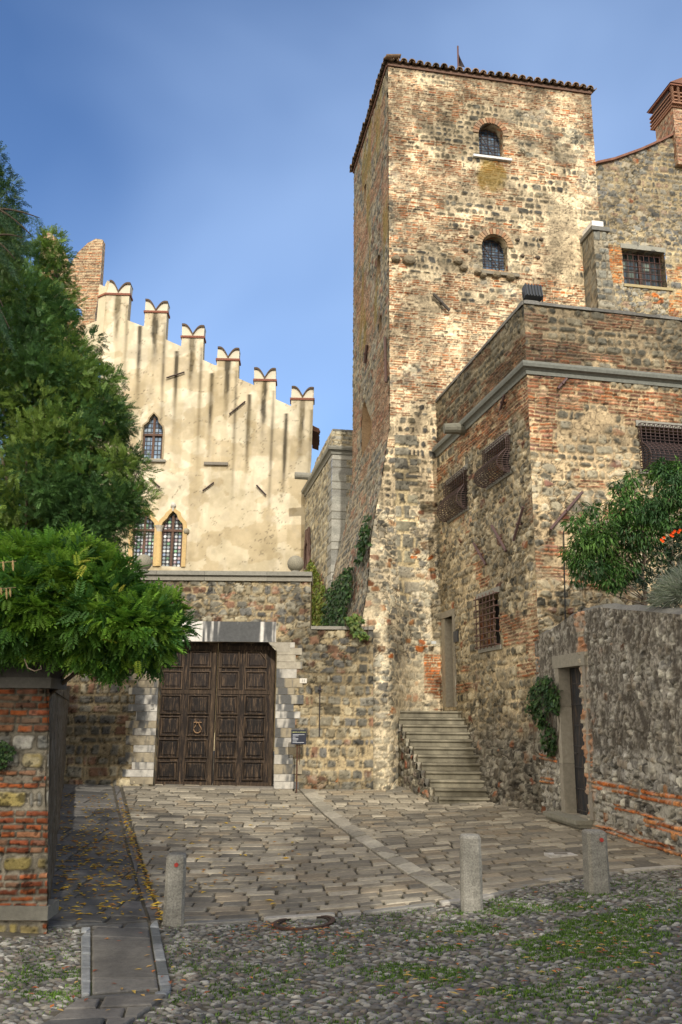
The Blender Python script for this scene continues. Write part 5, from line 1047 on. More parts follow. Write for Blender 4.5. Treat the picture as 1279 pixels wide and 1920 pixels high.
def st_plast(u, z):
    x, y = WO.img(u, z); f = fbm(u*.9, z*.9, 111, 5); c = lerp(np.array([.62, .56, .44]), np.array([.49, .44, .34]), sst(.35, .65, f)[..., None])
    k = sst(.45, .7, fbm(u*3, z*3, 112, 4))*.5; c = lerp(c, np.array([.67, .61, .49]), k[..., None])
    s = 0*u
    for (_, _, v, (a_, b_, yb)) in ME:
        xx = v[0]-(y-v[1])*.045+2*(fbm(z*2, u*0, 8)-.5); w_ = 2.6+3.2*fbm(z*1.3, u*0, int(v[0])); L_ = 95+60*hsh(int(v[0]), 3)
        s = np.maximum(s, np.exp(-((x-xx)/w_)**2)*sst(yb+L_, yb+20, y)*(y > yb-2)*(.0+1.7*fbm(u*7, z*2.2, 113)))
        xx = a_-8-(y-yb)*.04; s = np.maximum(s, .9*np.exp(-((x-xx)/3.5)**2)*sst(yb+220, yb+60, y)*(y > yb+26)*(.2+.9*fbm(u*5, z*.8, 114)))
        xx = b_-3-(y-yb)*.04; s = np.maximum(s, .45*np.exp(-((x-xx)/3)**2)*sst(yb+330, yb+100, y)*(y > yb+20)*(.2+.9*fbm(u*5, z*.6, 115)))
    c = lerp(c, np.array([.09, .08, .06]), np.clip(s*2.1, 0, .93)[..., None])
    k = sst(.48, .62, fbm(u*2.2, z*.35, 116, 4))*.34; c = lerp(c, np.array([.36, .30, .19]), k[..., None])
    k = sst(.52, .55, fbm(u*1.1+3, z*1.3, 131, 5))*.16; c = c*(1-k[..., None]*np.array([.8, 1, 1.3])); k = sst(.60, .63, fbm(u*2.3, z*2.1, 132, 5))*.25; c = lerp(c, np.array([.40, .36, .29]), k[..., None])
    ck = np.exp(-((fbm(u*1.3, z*1.3, 117, 5)-.5)/.005)**2)*.45; c = c*(1-ck[..., None])
    return .5*f+.2*fbm(u*4, z*4, 118), c
a = Acc(); surface(a, WO, UZ(ol), st_plast, [UZ(wS), UZ(wR), UZ(wL)], res=.05, amp=.03, reveal=.28, thick=.5, rcol=(.5, .42, .27))
# other faces of the palace
eR, eL = WO.px(584, 858)[0], WO.px(185, 760)[0]; zR, zL = WO.px(588, 790)[1], WO.px(200, 600)[1]
p0, p1, p2, p3 = WO.pt(eR-.05, 0, -.5), WO.pt(eR-.05, 0, -9), WO.pt(eL, 0, -9), WO.pt(eL, 0, -.5)
for s_, e_, za, zb3 in ((p0, p1, zR, zR), (p1, p2, zR, zL), (p2, p3, zL, zL)): a.add([s_+[0, 0, .2], e_+[0, 0, .2], e_+[0, 0, zb3-.5], s_+[0, 0, za-.5]], [(0, 1, 2, 3)], c=(.62, .52, .33))
a.build('wall', M_PLAST, pal, smooth=True)
a = Acc((.3, .16, .1)); a.add([p0+[0, 0, zR-.6], p1+[0, 0, zR-.6], p2+[0, 0, zL-.6], p3+[0, 0, zL-.6]], [(0, 1, 2, 3)]); a.build('roof', M_TILE, pal)
for (tl, trr, v, (xa, xb, yb)) in ME:
    L_, R_, V_, A_, B_ = [WO.px(*q) for q in (tl, trr, v, (xa, yb), (xb, yb))]
    def arc(p, q, s):
        return [(p[0]+(q[0]-p[0])*t+ s*0, p[1]+(q[1]-p[1])*t+.16*sin(pi*t)) for t in np.linspace(0, 1, 9)]
    a1, a2 = arc(L_, V_, 1), arc(V_, R_, 1); out = [A_, B_]+a2[::-1]+a1[::-1][1:]; a = Acc((.60, .54, .42)); wpoly(a, WO, out, -.5, .0); mb = a.build('merlon', M_PLAST, pal)
    a = Acc((.22, .09, .06)); zc = (A_[1]+B_[1])/2; wbox(a, WO, A_[0]-.05, B_[0]+.05, zc-.05, zc+.045, -.54, .06); a.build('brick_band', M_STONE, mb)
    a = Acc((.10, .07, .05))
    for ar in (a1, a2):
        R = [[WO.pt(u-.0, z-.01, -.55), WO.pt(u, z-.01, .07), WO.pt(u, z+.075, .07), WO.pt(u, z+.075, -.55)] for u, z in ar]; a.loft(R)
    a.build('coping_tiles', M_TILE, mb)
# receding battlement at the left corner
WO2 = Wall(WO.pt(WO.px(199, 560)[0]-.02, 0, -.02)[:2]-np.array([sin(radians(128)), cos(radians(128))])*1.4, 128)
a = Acc((.60, .52, .36)); z_ = WO.px(199, 551.5)[1]; wpoly(a, WO2, [(0, z_-3), (1.4, z_-3), (1.4, z_+.0), (.85, z_), (.85, z_-1.1), (0, z_-1.1)], -.4, 0)
a.build('parapet', M_PLAST, pal); a = Acc((.28, .12, .07))
for s_, e_ in ((.83, 1.4),): wbox(a, WO2, s_, e_, z_, z_+.09, -.44, .05); a.c = (.28, .12, .07); wpoly(a, WO2, [(s_, z_+.09), (e_, z_+.09), (e_, z_+.7), ((s_+e_)/2, z_+.25), (s_, z_+.7)], -.4, 0, (.62, .53, .36))
a.build('merlon', M_PLAST, pal)
for k, (wp, rnd) in enumerate(((wS, False), (wR, True), (wL, True))):
    o = np.array(UZ(wp)); pal_ = [(.22, .29, .38), (.30, .36, .42), (.16, .21, .30)] if not rnd else [(.40, .42, .42), (.30, .34, .36), (.20, .34, .22), (.42, .34, .36), (.22, .26, .34), (.50, .52, .52)]
    a = Acc(); surface(a, WO, [tuple(q) for q in o], lambda u, z: cells_pane(u, z, .155, .20 if not rnd else .155, pal_, rnd=rnd, lead=(.035, .035, .04), seed=k), res=.022, amp=0, off=-.22)
    pn = a.build('window', M_GLASS, pal); a = Acc((.10, .055, .04)); u0, u1, z0, z1 = o[:, 0].min(), o[:, 0].max(), o[:, 1].min(), o[:, 1].max(); um = (u0+u1)/2; zq = WO.px(290, 813)[1] if k == 0 else WO.px(322, 993)[1]
    wbox(a, WO, um-.05, um+.05, z0, z1-.15, -.21, -.14); wbox(a, WO, u0-.02, u1+.02, zq-.05, zq+.05, -.20, -.12)
    for x_ in (u0, u1-.07): wbox(a, WO, x_, x_+.07, z0, zq, -.21, -.15)
    a.build('window_frame', M_WOOD, pn)
    a = Acc((.30, .24, .15) if k == 0 else (.50, .36, .17)); ribbon(a, WO, [tuple(q) for q in o[1:]]+[tuple(o[0])], .07 if k == 0 else .17, -.1, .04 if k == 0 else .09); a.build('window_surround', M_DRESS, pal)
a = Acc((.24, .23, .2))
sl_ = WO.px(264, 863); sr_ = WO.px(311, 863); wbox(a, WO, sl_[0], sr_[0], sl_[1]-.07, sl_[1]+.03, -.1, .14); a.build('sill', M_DRESS, pal)
a = Acc((.20, .18, .15)); s0, s1 = WO.px(383, 868), WO.px(428, 869); wbox(a, WO, s0[0], s1[0], s0[1]-.09, s0[1]+.03, -.1, .12); a.build('stone_shelf', M_DRESS, pal)
a = Acc((.56, .40, .18)); c0 = WO.px(296.8, 1061); c1 = WO.px(298.5, 996); a.tube([WO.pt(c0[0], c0[1], .0), WO.pt(c1[0], c1[1], .0)], .12, 12)
a.tube([WO.pt(c1[0], c1[1]-.02, 0), WO.pt(c1[0], c1[1]+.10, 0), WO.pt(c1[0], c1[1]+.24, 0)], [.12, .15, .22], 12, (.5, .46, .38)); a.build('column', M_DRESS, pal)
a = Acc((.55, .52, .46)); c1 = WO.px(325.5, 950); 
a.tube([WO.pt(c1[0], c1[1]-.2, .08), WO.pt(c1[0], c1[1]-.05, .08)], [.03, .06], 8); a.ball(WO.pt(c1[0], c1[1]+.05, .08), .12, 10, 8); a.build('finial', M_DRESS, pal); a = Acc(); c1 = WO.px(350, 996); a.ball(WO.pt(c1[0], c1[1], .06), .13, 10, 8, col=(.3, .27, .2)); a.build('carved_boss', M_DRESS, pal)
for p_, q_ in (((312, 708), (346, 697)), ((430, 776), (460, 752)), ((380, 920), (401, 904)), ((481, 909), (499, 928)), ((283, 899), (300, 913))):
    a = Acc(); bar(a, WO, p_, q_, .10, .035, col=(.07, .05, .045)); a.build('tie_bar', M_IRON, pal)
a = Acc((.22, .11, .07)); e = WO.px(586, 800); wpoly(a, WO, [(e[0], e[1]-.02), (e[0]+.3, e[1]-.12), (e[0]+.3, e[1]+.05), (e[0], e[1]+.22)], -3, -.4); tiles(a, WO.pt(e[0]+.32, e[1]+.02, -.4), WO.pt(e[0]+.32, e[1]+.02, -3), -WO.d, 10, .09, .35); a.build('eaves', M_TILE, pal)
# ================================================================== BRICK BATTLEMENT far left
WK = Wall(P(150, 540, 46), 92)
bt = thing('brick_battlement', 'weathered brick swallowtail battlement of an old tower behind the plastered palace', 'battlement', (-14., 46.5, .2))
bo = [(60, 1000), (172, 1000), (178, 590), (187, 545), (193, 449), (180, 447), (165, 455), (145, 474), (135, 490), (131, 508), (128, 490), (119, 468), (106, 446), (94, 434), (80, 432), (66, 560)]
bh = [(122, 592), (155, 592), (153, 580), (146, 572), (136, 569), (126, 572), (121, 581)]
a = Acc(); surface(a, WK, [tuple(q) for q in WK.pxs(bo)], lambda u, z: masonry(u, z, 121, H=.30, pb=1.5, pbvar=0, bw=.38, bj=.016, mortar=(.46, .37, .26), brick=[(.38, .16, .09), (.42, .20, .11), (.30, .13, .08), (.44, .26, .16), (.22, .14, .10)], warp=.006, miss=.04), [[tuple(q) for q in WK.pxs(bh)]], res=.05, amp=.03, reveal=.5, thick=.5)
a.build('wall', M_STONE, bt, smooth=True)
# ================================================================== LEFT GARDEN WALL
WL1 = Wall(P(90, 1745, 9.3), 90); fz = P(124, 1400, 19.9); c0 = P(94, 1290, 9.3)
al = math.degrees(atan2(fz[0]-c0[0], fz[1]-c0[1])); WL2 = Wall(c0, al)     # faces right
utop, zc1 = WL1.px(94, 1290); lg = thing('brick_garden_wall', 'old garden wall of brick and stone under the leafy climber, left', 'wall', (float(c0[0])-1, 9.5, .1))
zq1, zq2 = WL1.px(60, 1492)[1], WL1.px(60, 1622)[1]
def st_l1(u, z):
    h, c = masonry(u, z, 131, H=.20, sw=.24, bw=.22, pb=lambda p, q: .62+.18*sst(-.45, -.15, p)-.6*np.exp(-((q-zq1)/.11)**2)-.6*np.exp(-((q-zq2)/.10)**2)-.35*(p < -.35)*(q < .9), pbvar=.6, mortar=(.24, .22, .18), brick=[(.31, .11, .06), (.25, .09, .055), (.30, .16, .10), (.34, .12, .06), (.21, .13, .09)], stone=[(.30, .30, .28), (.24, .20, .11), (.36, .35, .32), (.30, .25, .12)], miss=.03, sr=.05, warp=.02)
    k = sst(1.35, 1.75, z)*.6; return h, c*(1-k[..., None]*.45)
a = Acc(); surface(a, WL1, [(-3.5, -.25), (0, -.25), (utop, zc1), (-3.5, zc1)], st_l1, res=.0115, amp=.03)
def st_l2(u, z):
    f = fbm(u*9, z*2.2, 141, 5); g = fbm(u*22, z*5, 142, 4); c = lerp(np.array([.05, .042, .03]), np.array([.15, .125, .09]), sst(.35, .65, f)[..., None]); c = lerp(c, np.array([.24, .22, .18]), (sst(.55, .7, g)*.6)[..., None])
    return f*1.2+g*.5, c
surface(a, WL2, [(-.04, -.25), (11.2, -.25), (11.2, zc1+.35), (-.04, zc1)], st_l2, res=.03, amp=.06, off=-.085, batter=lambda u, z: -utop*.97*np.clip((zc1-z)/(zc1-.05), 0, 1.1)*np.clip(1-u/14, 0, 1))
e0, e1, e2, e3 = WL1.pt(-3.5, 0), WL2.pt(11.2, 0), WL2.pt(11.2, 0, -.6), WL1.pt(-3.5, 0, -.5)
a.add([e3+[0, 0, -.2], e2+[0, 0, -.2], e2+[0, 0, zc1], e3+[0, 0, zc1]], [(0, 1, 2, 3)], c=(.2, .18, .14)); a.add([e0+[0, 0, zc1], c0*[1, 1, 0]+[0, 0, zc1], e1+[0, 0, zc1], e2+[0, 0, zc1], e3+[0, 0, zc1]], FN=[[0, 1, 2, 3, 4]], c=(.1, .09, .07))
a.build('wall', M_STONE, lg, smooth=True)
a = Acc((.13, .125, .115)); wbox(a, WL1, -3.5, utop+.02, zc1, zc1+.11, -.5, .05); wbox(a, WL1, -3.4, utop, zc1+.11, zc1+.30, -.45, .02, (.09, .085, .08)); a.build('coping', M_DRESS, lg)
a = Acc((.21, .20, .165)); zf = WL1.px(60, 1697)[1]; wbox(a, WL1, -3.5, .0, zf-.13, zf, -.3, .05); a.build('plinth', M_DRESS, lg)
# ================================================================== PLANTS
def frames(d, nrm):
    d = d/np.linalg.norm(d, axis=1, keepdims=True); s = np.cross(d, nrm); l = np.linalg.norm(s, axis=1, keepdims=True); s = np.where(l < 1e-3, np.array([1., 0, 0]), s/np.maximum(l, 1e-6)); n = np.cross(s, d); return d, s, n
def scatter(acc, tmpl, F4, F3, pos, d, nrm, size, col, colv=.25, seed=0, tcol=None):
    d, s, n = frames(d, nrm); tmpl = np.array(tmpl, float); k = len(pos); T = len(tmpl)
    V = pos[:, None]+size[:, None, None]*(tmpl[None, :, 0:1]*d[:, None]+tmpl[None, :, 1:2]*s[:, None]+tmpl[None, :, 2:3]*n[:, None])
    o = np.arange(k)[:, None, None]*T; C = np.repeat(col, T, 0).reshape(k, T, 3)
    if tcol is not None: C = C*np.array(tcol)[None, :, None]
    acc.add(V.reshape(-1, 3), (np.array(F4)[None]+o).reshape(-1, 4) if F4 else None, (np.array(F3)[None]+o).reshape(-1, 3) if F3 else None, c=C.reshape(-1, 3))
def t_leaf(w=.3, fold=.12, droop=.1):        # single leaf, 2 quads folded on the midrib
    return [(0, 0, 0), (.45, w/2, fold*w), (1, 0, -droop), (.45, -w/2, fold*w), (.5, 0, 0)], [(0, 4, 2, 1), (0, 3, 2, 4)], None
def t_pinnate(npair=6, ll=.34, lw=.12):
    V, F = [], []
    for i in range(npair+1):
        x = .15+.8*i/npair
        for sg in ((1, -1) if i < npair else (0,)):
            a = radians(58 if i < npair else 0)*sg; L_ = ll*(1-.3*abs(i/npair-.4)); dx, dy = cos(a)*L_, sin(a)*L_; nx_, ny_ = -sin(a)*lw*.5, cos(a)*lw*.5; b = len(V); zz = -.28*x*x
            V += [(x, 0, zz), (x+dx*.4+nx_, dy*.4+ny_, zz+.01), (x+dx, dy, zz-.12*L_-.04), (x+dx*.4-nx_, dy*.4-ny_, zz+.01)]; F.append((b, b+1, b+2, b+3))
    return V, F, None
def t_spray(nl=9, ll=.30, w=.055, up=.05):
    V, F = [], []
    rg = random.Random(nl)
    for i in range(nl):
        x = .05+.85*i/nl
        for sg in (1, -1):
            a = radians(42+rg.uniform(-12, 12))*sg; L_ = ll*(1-.5*i/nl)*rg.uniform(.8, 1.2); dx, dy = cos(a)*L_, sin(a)*L_; b = len(V); z1 = rg.uniform(-.12, .16)
            V += [(x, 0, 0), (x+dx*.5-sin(a)*w*.5, dy*.5+cos(a)*w*.5, z1*.5), (x+dx, dy, z1), (x+dx*.5+sin(a)*w*.5, dy*.5-cos(a)*w*.5, z1*.5)]; F.append((b, b+1, b+2, b+3))
    return V, F, None
def unit(rs, n):
    v = rs.normal(0, 1, (n, 3)); return v/np.linalg.norm(v, axis=1, keepdims=True)
def crown(poly, Y0, dY, ncl, rcl, nper, tm, size, cols, name, parent, seed, dirbias=(0, 0, .3), shape=1.0, lim=None, extra=None):
    """clumps of foliage inside an outline (polygon seen in the picture) spread over a real depth dY around Y0"""
    rs = np.random.RandomState(seed); pl = np.array(poly, float); a0, a1 = pl.min(0), pl.max(0); C_ = []
    while len(C_) < ncl:
        x, y = rs.uniform(a0, a1)
        if not inpoly(np.array([x]), np.array([y]), pl)[0]: continue
        nx_, ny_ = nearest(np.array([x]), np.array([y]), pl); e = math.hypot(nx_[0]-x, ny_[0]-y)/FOC*Y0
        r = rcl*rs.uniform(.6, 1.3)
        if e < r*.75: 
            if rs.rand() < .5: continue
            r *= .6
        th = dY*min(1, sqrt(max(e, .02)/(dY*.9))); C_.append(np.append(P(x, y, Y0+rs.uniform(-1, 1)*th), r))
    C_ = np.array(C_)
    if extra is not None: C_ = np.vstack([C_, extra])
    k = len(C_); ci = np.repeat(np.arange(k), nper); n = len(ci); v = unit(rs, n); rad = rs.uniform(.45, 1.0, n)**.5
    pos = C_[ci, :3]+v*(C_[ci, 3]*rad)[:, None]*np.array([1, 1, .8]); d = v+np.array(dirbias)+rs.normal(0, .35, (n, 3)); nrm = rs.normal(0, .35, (n, 3))+np.array([0, 0, 1.])+v*.4
    cb = pick(cols, rs.rand(k))[ci]*(.75+.5*rs.rand(n))[:, None]; sz = size*rs.uniform(.65, 1.25, n)
    a = Acc(); scatter(a, tm[0], tm[1], tm[2], pos, d, nrm, sz, cb); a.build(name, M_LEAF, parent); return C_
def limbs(name, parent, base, C_, r0, n, seed, col=(.12, .09, .065), hub=.5):
    rs = np.random.RandomState(seed); base = np.array(base, float); top = C_[:, :3].mean(0); a = Acc(col); top2 = np.array([base[0]*.6+top[0]*.4, base[1]*.6+top[1]*.4, C_[:, 2].max()*.9+base[2]*.1])
    tr = [base+(top2-base)*t+np.array([rs.normal(0, .05), rs.normal(0, .05), 0])*(t > 0) for t in np.linspace(0, 1, 9)]; a.tube(tr, list(r0*(1-.85*np.linspace(0, 1, 9))), 9)
    tk = a.build('trunk', M_BARK, parent, smooth=True); a = Acc(col)
    for i in rs.choice(len(C_), min(n, len(C_)), False):
        c = C_[i, :3]; t = np.clip((c[2]-base[2])/(top2[2]-base[2]+1e-6)*.8-.1, .1, .95); s_ = base+(top2-base)*t; m_ = (s_+c)/2+np.array([0, 0, -.05*np.linalg.norm(c-s_)])
        rr = r0*.28*(1-.6*t); a.tube([s_, m_, c], [rr, rr*.6, rr*.2], 6)
    a.build('branches', M_BARK, parent, smooth=True)
# dark yew on the left
yw = [(-60, 380), (5, 415), (45, 490), (72, 462), (90, 440), (101, 430), (112, 470), (104, 525), (122, 560), (135, 600), (160, 630), (180, 670), (200, 700), (200, 722), (226, 735), (234, 770), (226, 805), (248, 840), (258, 868), (270, 905), (262, 950), (262, 985), (228, 1010), (215, 1080), (100, 1110), (-60, 1100)]
yr = P(40, 1300, 15.5); yt = thing('yew_tree', 'large dense dark green yew tree at the left in front of the plastered palace', 'tree', (yr[0], 15.5, .2))
YC = [(.08, .17, .04), (.13, .22, .04), (.055, .12, .035), (.18, .27, .05), (.08, .17, .05)]
C1 = crown(yw, 15, 2.2, 430, .42, 100, t_spray(10, .32, .075), .19, YC, 'crown', yt, 11, (0, 0, .25), extra=np.array([np.append(P(x, y, 15+.1*i), r) for i, (x, y, r) in enumerate([(97, 452, .22), (104, 478, .28), (88, 478, .3), (70, 495, .34), (108, 512, .3), (92, 530, .4), (116, 545, .3), (128, 575, .3), (220, 765, .25), (250, 872, .26), (262, 925, .24), (212, 712, .22), (170, 640, .26)])]))
limbs('l', yt, (yr[0], 15.5, .1), C1, .28, 60, 3)
ft = thing('spruce_tree', 'dark spruce with drooping branches at the left edge of the picture', 'tree', (P(-110, 700, 11)[0], 11., .2))
fp_ = [(-90, 230), (-20, 272), (-4, 300), (4, 345), (22, 350), (28, 390), (38, 410), (42, 450), (36, 480), (20, 520), (-90, 560)]
C2 = crown(fp_, 12.5, .8, 70, .30, 60, t_spray(9, .30, .07), .16, [(.05, .11, .03), (.08, .14, .035), (.04, .09, .03), (.12, .18, .04)], 'crown', ft, 13, (0, 0, -.1))
a = Acc((.06, .045, .03)); LF = Acc(); rs = np.random.RandomState(5)
for (x0, y0, x1, y1, drop) in ((-60, 400, 74, 408, 0), (-60, 440, 30, 470, 1), (-60, 470, 45, 430, 1), (-60, 500, 8, 560, 1), (-60, 380, 60, 425, 1), (-60, 520, 20, 600, 1)):
    p0, p1 = P(x0, y0, 10.5), P(x1, y1, 10.2); pth = [p0+(p1-p0)*t+np.array([0, 0, .10*sin(pi*t)-.12*drop*t*t]) for t in np.linspace(0, 1, 9)]; a.tube(pth, list(.03*(1-.8*np.linspace(0, 1, 9))), 5)
    for t in np.linspace(.05, 1, 26):
        c = pth[0]+(pth[-1]-pth[0])*t; c[2] += .10*sin(pi*t)-.12*drop*t*t
        for s_ in (-1, 1):
            L_ = .28*rs.uniform(.5, 1.1); q = c+np.array([.35*L_, s_*.3*L_, -.9*L_]); n = 26; tt = rs.rand(n)[:, None]; pos = c+(q-c)*tt; dd = (q-c)*.8/np.linalg.norm(q-c)+unit(rs, n)*.9
            scatter(LF, [(0, 0, 0), (.5, .05, 0), (1, 0, 0), (.5, -.05, 0)], [(0, 1, 2, 3)], None, pos, dd, unit(rs, n), np.full(n, .055), np.tile(np.array([.03, .075, .03])*rs.uniform(.7, 1.5), (n, 1)))
fb = P(-110, 700, 11)
a.tube([(fb[0], 11, 0), (fb[0]+.05, 11, 5), (fb[0], 11, 10.5)], [.22, .16, .04], 10); a.build('trunk', M_BARK, ft, smooth=True); LF.build('needle_fronds', M_LEAF, ft)
# wisteria over the garden wall
wp = [(-60, 1025), (30, 1018), (70, 1028), (110, 1012), (150, 1025), (175, 1035), (205, 1060), (235, 1075), (255, 1100), (286, 1115), (306, 1132), (318, 1152), (332, 1175), (337, 1200), (328, 1225), (300, 1232), (280, 1234), (250, 1243), (230, 1238), (200, 1245), (165, 1240), (120, 1230), (95, 1226), (90, 1215), (0, 1215), (-60, 1225)]
wi = thing('wisteria', 'lush bright green wisteria spilling over the brick garden wall', 'climbing plant', (float(c0[0])-.5, 9.7, .1))
WC = [(.12, .27, .03), (.09, .21, .03), (.17, .33, .035), (.06, .16, .028), (.21, .37, .04)]
CW = crown(wp, 9.0, .85, 260, .22, 62, t_pinnate(6, .36, .15), .155, WC, 'foliage', wi, 21, (0, -.15, .05))
gx_ = P(260, 1180, 8.6)
rs = np.random.RandomState(8); yl = [P(x+rs.normal(0, 10), y+rs.normal(0, 8), 8.1+rs.rand()*.3) for x, y in [(160, 1048), (168, 1044), (175, 1052), (160, 1052), (250, 1240), (190, 1200), (225, 1110)] for _ in range(2)]
a = Acc(); yl = np.array(yl); n = len(yl); scatter(a, *t_pinnate(), yl, unit(rs, n)+[0, -.3, -.2], unit(rs, n)*.4+[0, -.3, 1], np.full(n, .14), pick([(.32, .42, .05), (.50, .50, .07), (.36, .46, .05)], rs.rand(n))); a.build('yellowing_leaves', M_LEAF, wi, label='pale yellow young leaves')
a = Acc((.17, .13, .09)); b = WL1.pt(-.6, 0, -.7)
a.tube([b+[0, 0, -.0], b+[-.1, .05, 1.0], b+[.05, -.05, 1.9], b+[.3, -.2, 2.4], b+[.9, -.4, 2.7]], [.09, .075, .07, .05, .03], 8)
for _ in range(26):
    c = CW[rs.randint(len(CW)), :3]; s_ = b+[.1, -.1, 2.1]; a.tube([s_, (s_+c)/2+[0, 0, .1], c], [.025, .014, .006], 5)
for x, y in ((12, 1170), (40, 1060), (45, 1120)):
    p = P(x, y, 8.2); 
a.tube([P(46, 1235, 8.3), P(52, 1252, 8.25), P(65, 1258, 8.25), P(78, 1254, 8.25), P(76, 1248, 8.27)], .006, 5)
a.build('stems', M_BARK, wi, smooth=True)
a = Acc((.42, .30, .13))
for x, y, dy in ((6, 1052, 18), (24, 1050, 20), (2, 1101, 14), (12, 1103, 20), (19, 1103, 16)): p = P(x, y, 7.9); q = P(x+1, y+dy, 7.9); a = Acc((.42, .30, .13)); a.tube([p, (p+q)/2, q], [.006, .011, .004], 6); a.build('seed_pod', M_BARK, wi)
for y in (1052, 1101): a = Acc((.30, .22, .12)); a.tube([P(-5, y+3, 7.92), P(30, y, 7.95)], .004, 4); a.build('twig', M_BARK, wi)
# ivy sheets against walls
def ivy(name, label, W, poly, n, size, cols, off, seed, parent=None, batf=None, cat='ivy', group=None, thick=.12):
    rs = np.random.RandomState(seed)
    def onb(x, y):
        b_ = 0.
        for _ in range(12): u_, z_ = W.px(x, y, b_); b_ = b_*.5+.5*(float(batf(np.array(u_), np.array(z_))) if batf else 0.)
        return (u_, z_)
    o = np.array([onb(*p_) for p_ in poly]); a0, a1 = o.min(0), o.max(0); u = rs.uniform(a0[0], a1[0], n*6); z = rs.uniform(a0[1], a1[1], n*6)
    k = inpoly(u, z, [tuple(q) for q in o]); f = fbm(u*4, z*4, seed, 3); k &= rs.rand(len(u)) < sst(.28, .5, f); u, z = u[k][:n], z[k][:n]; n = len(u)
    bo_ = batf(u, z) if batf else 0; pos = W.pt(u, z, off+bo_+thick*rs.rand(n)*fbm(u*5, z*5, seed+1)*1.6)
    nn = np.append(W.n, 0); d = np.array([0, 0, -1.])+rs.normal(0, .5, (n, 3))+nn*.35; nr = nn+rs.normal(0, .35, (n, 3))+np.array([0, 0, .5])
    a = Acc(); scatter(a, [(0, 0, 0), (.25, .42, .05), (1, 0, -.05), (.25, -.42, .05), (.4, 0, .0)], [(0, 4, 2, 1), (0, 3, 2, 4)], None, pos, d, nr, size*rs.uniform(.6, 1.3, n), pick(cols, rs.rand(n))*rs.uniform(.7, 1.3, n)[:, None])
    r = thing(name, label, cat, tuple(pos[np.argmin(pos[:, 2])])); lf = a.build('leaves', M_LEAF, r)
    a = Acc((.11, .085, .06))
    for i in range(5):
        uu = rs.uniform(a0[0]+.1*(a1[0]-a0[0]), a1[0]-.1*(a1[0]-a0[0])); zz = np.linspace(a0[1], a1[1]-.15*(a1[1]-a0[1]), 7); us = uu+np.cumsum(rs.normal(0, .05, 7)); us = np.clip(us, a0[0], a1[0])
        a.tube([W.pt(x_, z_, off+(float(batf(np.array(x_), np.array(z_))) if batf else 0)+.005) for x_, z_ in zip(us, zz)], .007, 4)
    a.build('stems', M_BARK, r)
IV = [(.03, .075, .02), (.045, .10, .025), (.022, .055, .02), (.06, .12, .03)]
ivy('ivy', 'dark ivy hanging beside the garden doorway, bottom right', WA, [(998, 1295), (1015, 1275), (1040, 1262), (1054, 1285), (1060, 1320), (1048, 1350), (1052, 1400), (1040, 1418), (1030, 1400), (1028, 1365), (1010, 1350), (1002, 1330)], 900, .085, IV, .05, 31)
ivy('creeper', 'yellow green creeper covering the wall foot left of the buttress', WBL, [(578, 1080), (590, 1045), (604, 1075), (618, 1110), (616, 1180), (570, 1190)], 3600, .12, [(.17, .25, .035), (.24, .29, .05), (.11, .17, .03), (.24, .20, .05)], .1, 32, cat='creeper')
ivy('ivy', 'dark green ivy cascading down the foot of the tower buttress', WTL, [(625, 1105), (655, 1070), (668, 1060), (672, 1090), (664, 1140), (655, 1200), (610, 1200), (618, 1130)], 2200, .11, IV, .12, 33, batf=bat_l)
ivy('ivy', 'narrow strip of dark ivy climbing the edge of the tower buttress', WTL, [(698, 962), (706, 965), (700, 1010), (690, 1050), (680, 1060), (682, 1010)], 420, .12, IV, .1, 34, batf=bat_l)
ivy('ivy', 'small light green ivy tuft spilling over the low coping beside the tower', WG, [(640, 1160), (668, 1150), (690, 1172), (690, 1195), (672, 1196), (655, 1180), (640, 1176)], 260, .10, [(.10, .16, .03), (.07, .13, .03), (.14, .18, .04)], .08, 35)
ivy('wall_fern', 'small green tuft growing on the brick garden wall at the left edge', WL1, [(-20, 1385), (12, 1388), (34, 1402), (30, 1420), (12, 1440), (-20, 1445)], 420, .035, IV, .04, 36, cat='fern', thick=.06)
# peach tree, hedge with orange flowers, lavender on the terrace
pt_ = thing('peach_tree', 'leafy green peach tree with drooping narrow leaves on the terrace at the right', 'tree', (P(1215, 1150, 14.2)[0], 14.2, zt_))
pp = [(1062, 1045), (1066, 985), (1088, 965), (1112, 940), (1128, 958), (1145, 930), (1160, 905), (1185, 890), (1210, 905), (1230, 875), (1262, 862), (1330, 860), (1330, 1010), (1240, 1030), (1215, 1060), (1190, 1105), (1170, 1120), (1150, 1130), (1110, 1105), (1085, 1095), (1072, 1070)]
C3 = crown(pp, 14.3, .55, 190, .21, 80, t_leaf(.24, .3, .18), .12, [(.07, .16, .03), (.05, .12, .025), (.10, .20, .035), (.04, .10, .03)], 'crown', pt_, 41, (0, 0, -.75))
limbs('l', pt_, (P(1215, 1150, 14.2)[0], 14.25, zt_-.05), C3, .05, 40, 4, col=(.16, .12, .09))
hd_ = thing('flowering_shrub', 'dark shrub with bright orange flowers behind the grey lavender bush', 'shrub', (P(1260, 1100, 12.9)[0], 12.9, zt_))
C4 = crown([(1195, 1100), (1208, 1060), (1225, 1022), (1262, 998), (1340, 985), (1340, 1130), (1230, 1140)], 13.0, .35, 60, .16, 60, t_leaf(.42, .2, .1), .07, [(.02, .045, .02), (.03, .06, .022), (.015, .035, .018)], 'foliage', hd_, 43)
limbs('l', hd_, (P(1265, 1100, 12.9)[0], 13.0, zt_-.05), C4, .04, 20, 6)
rs = np.random.RandomState(9)
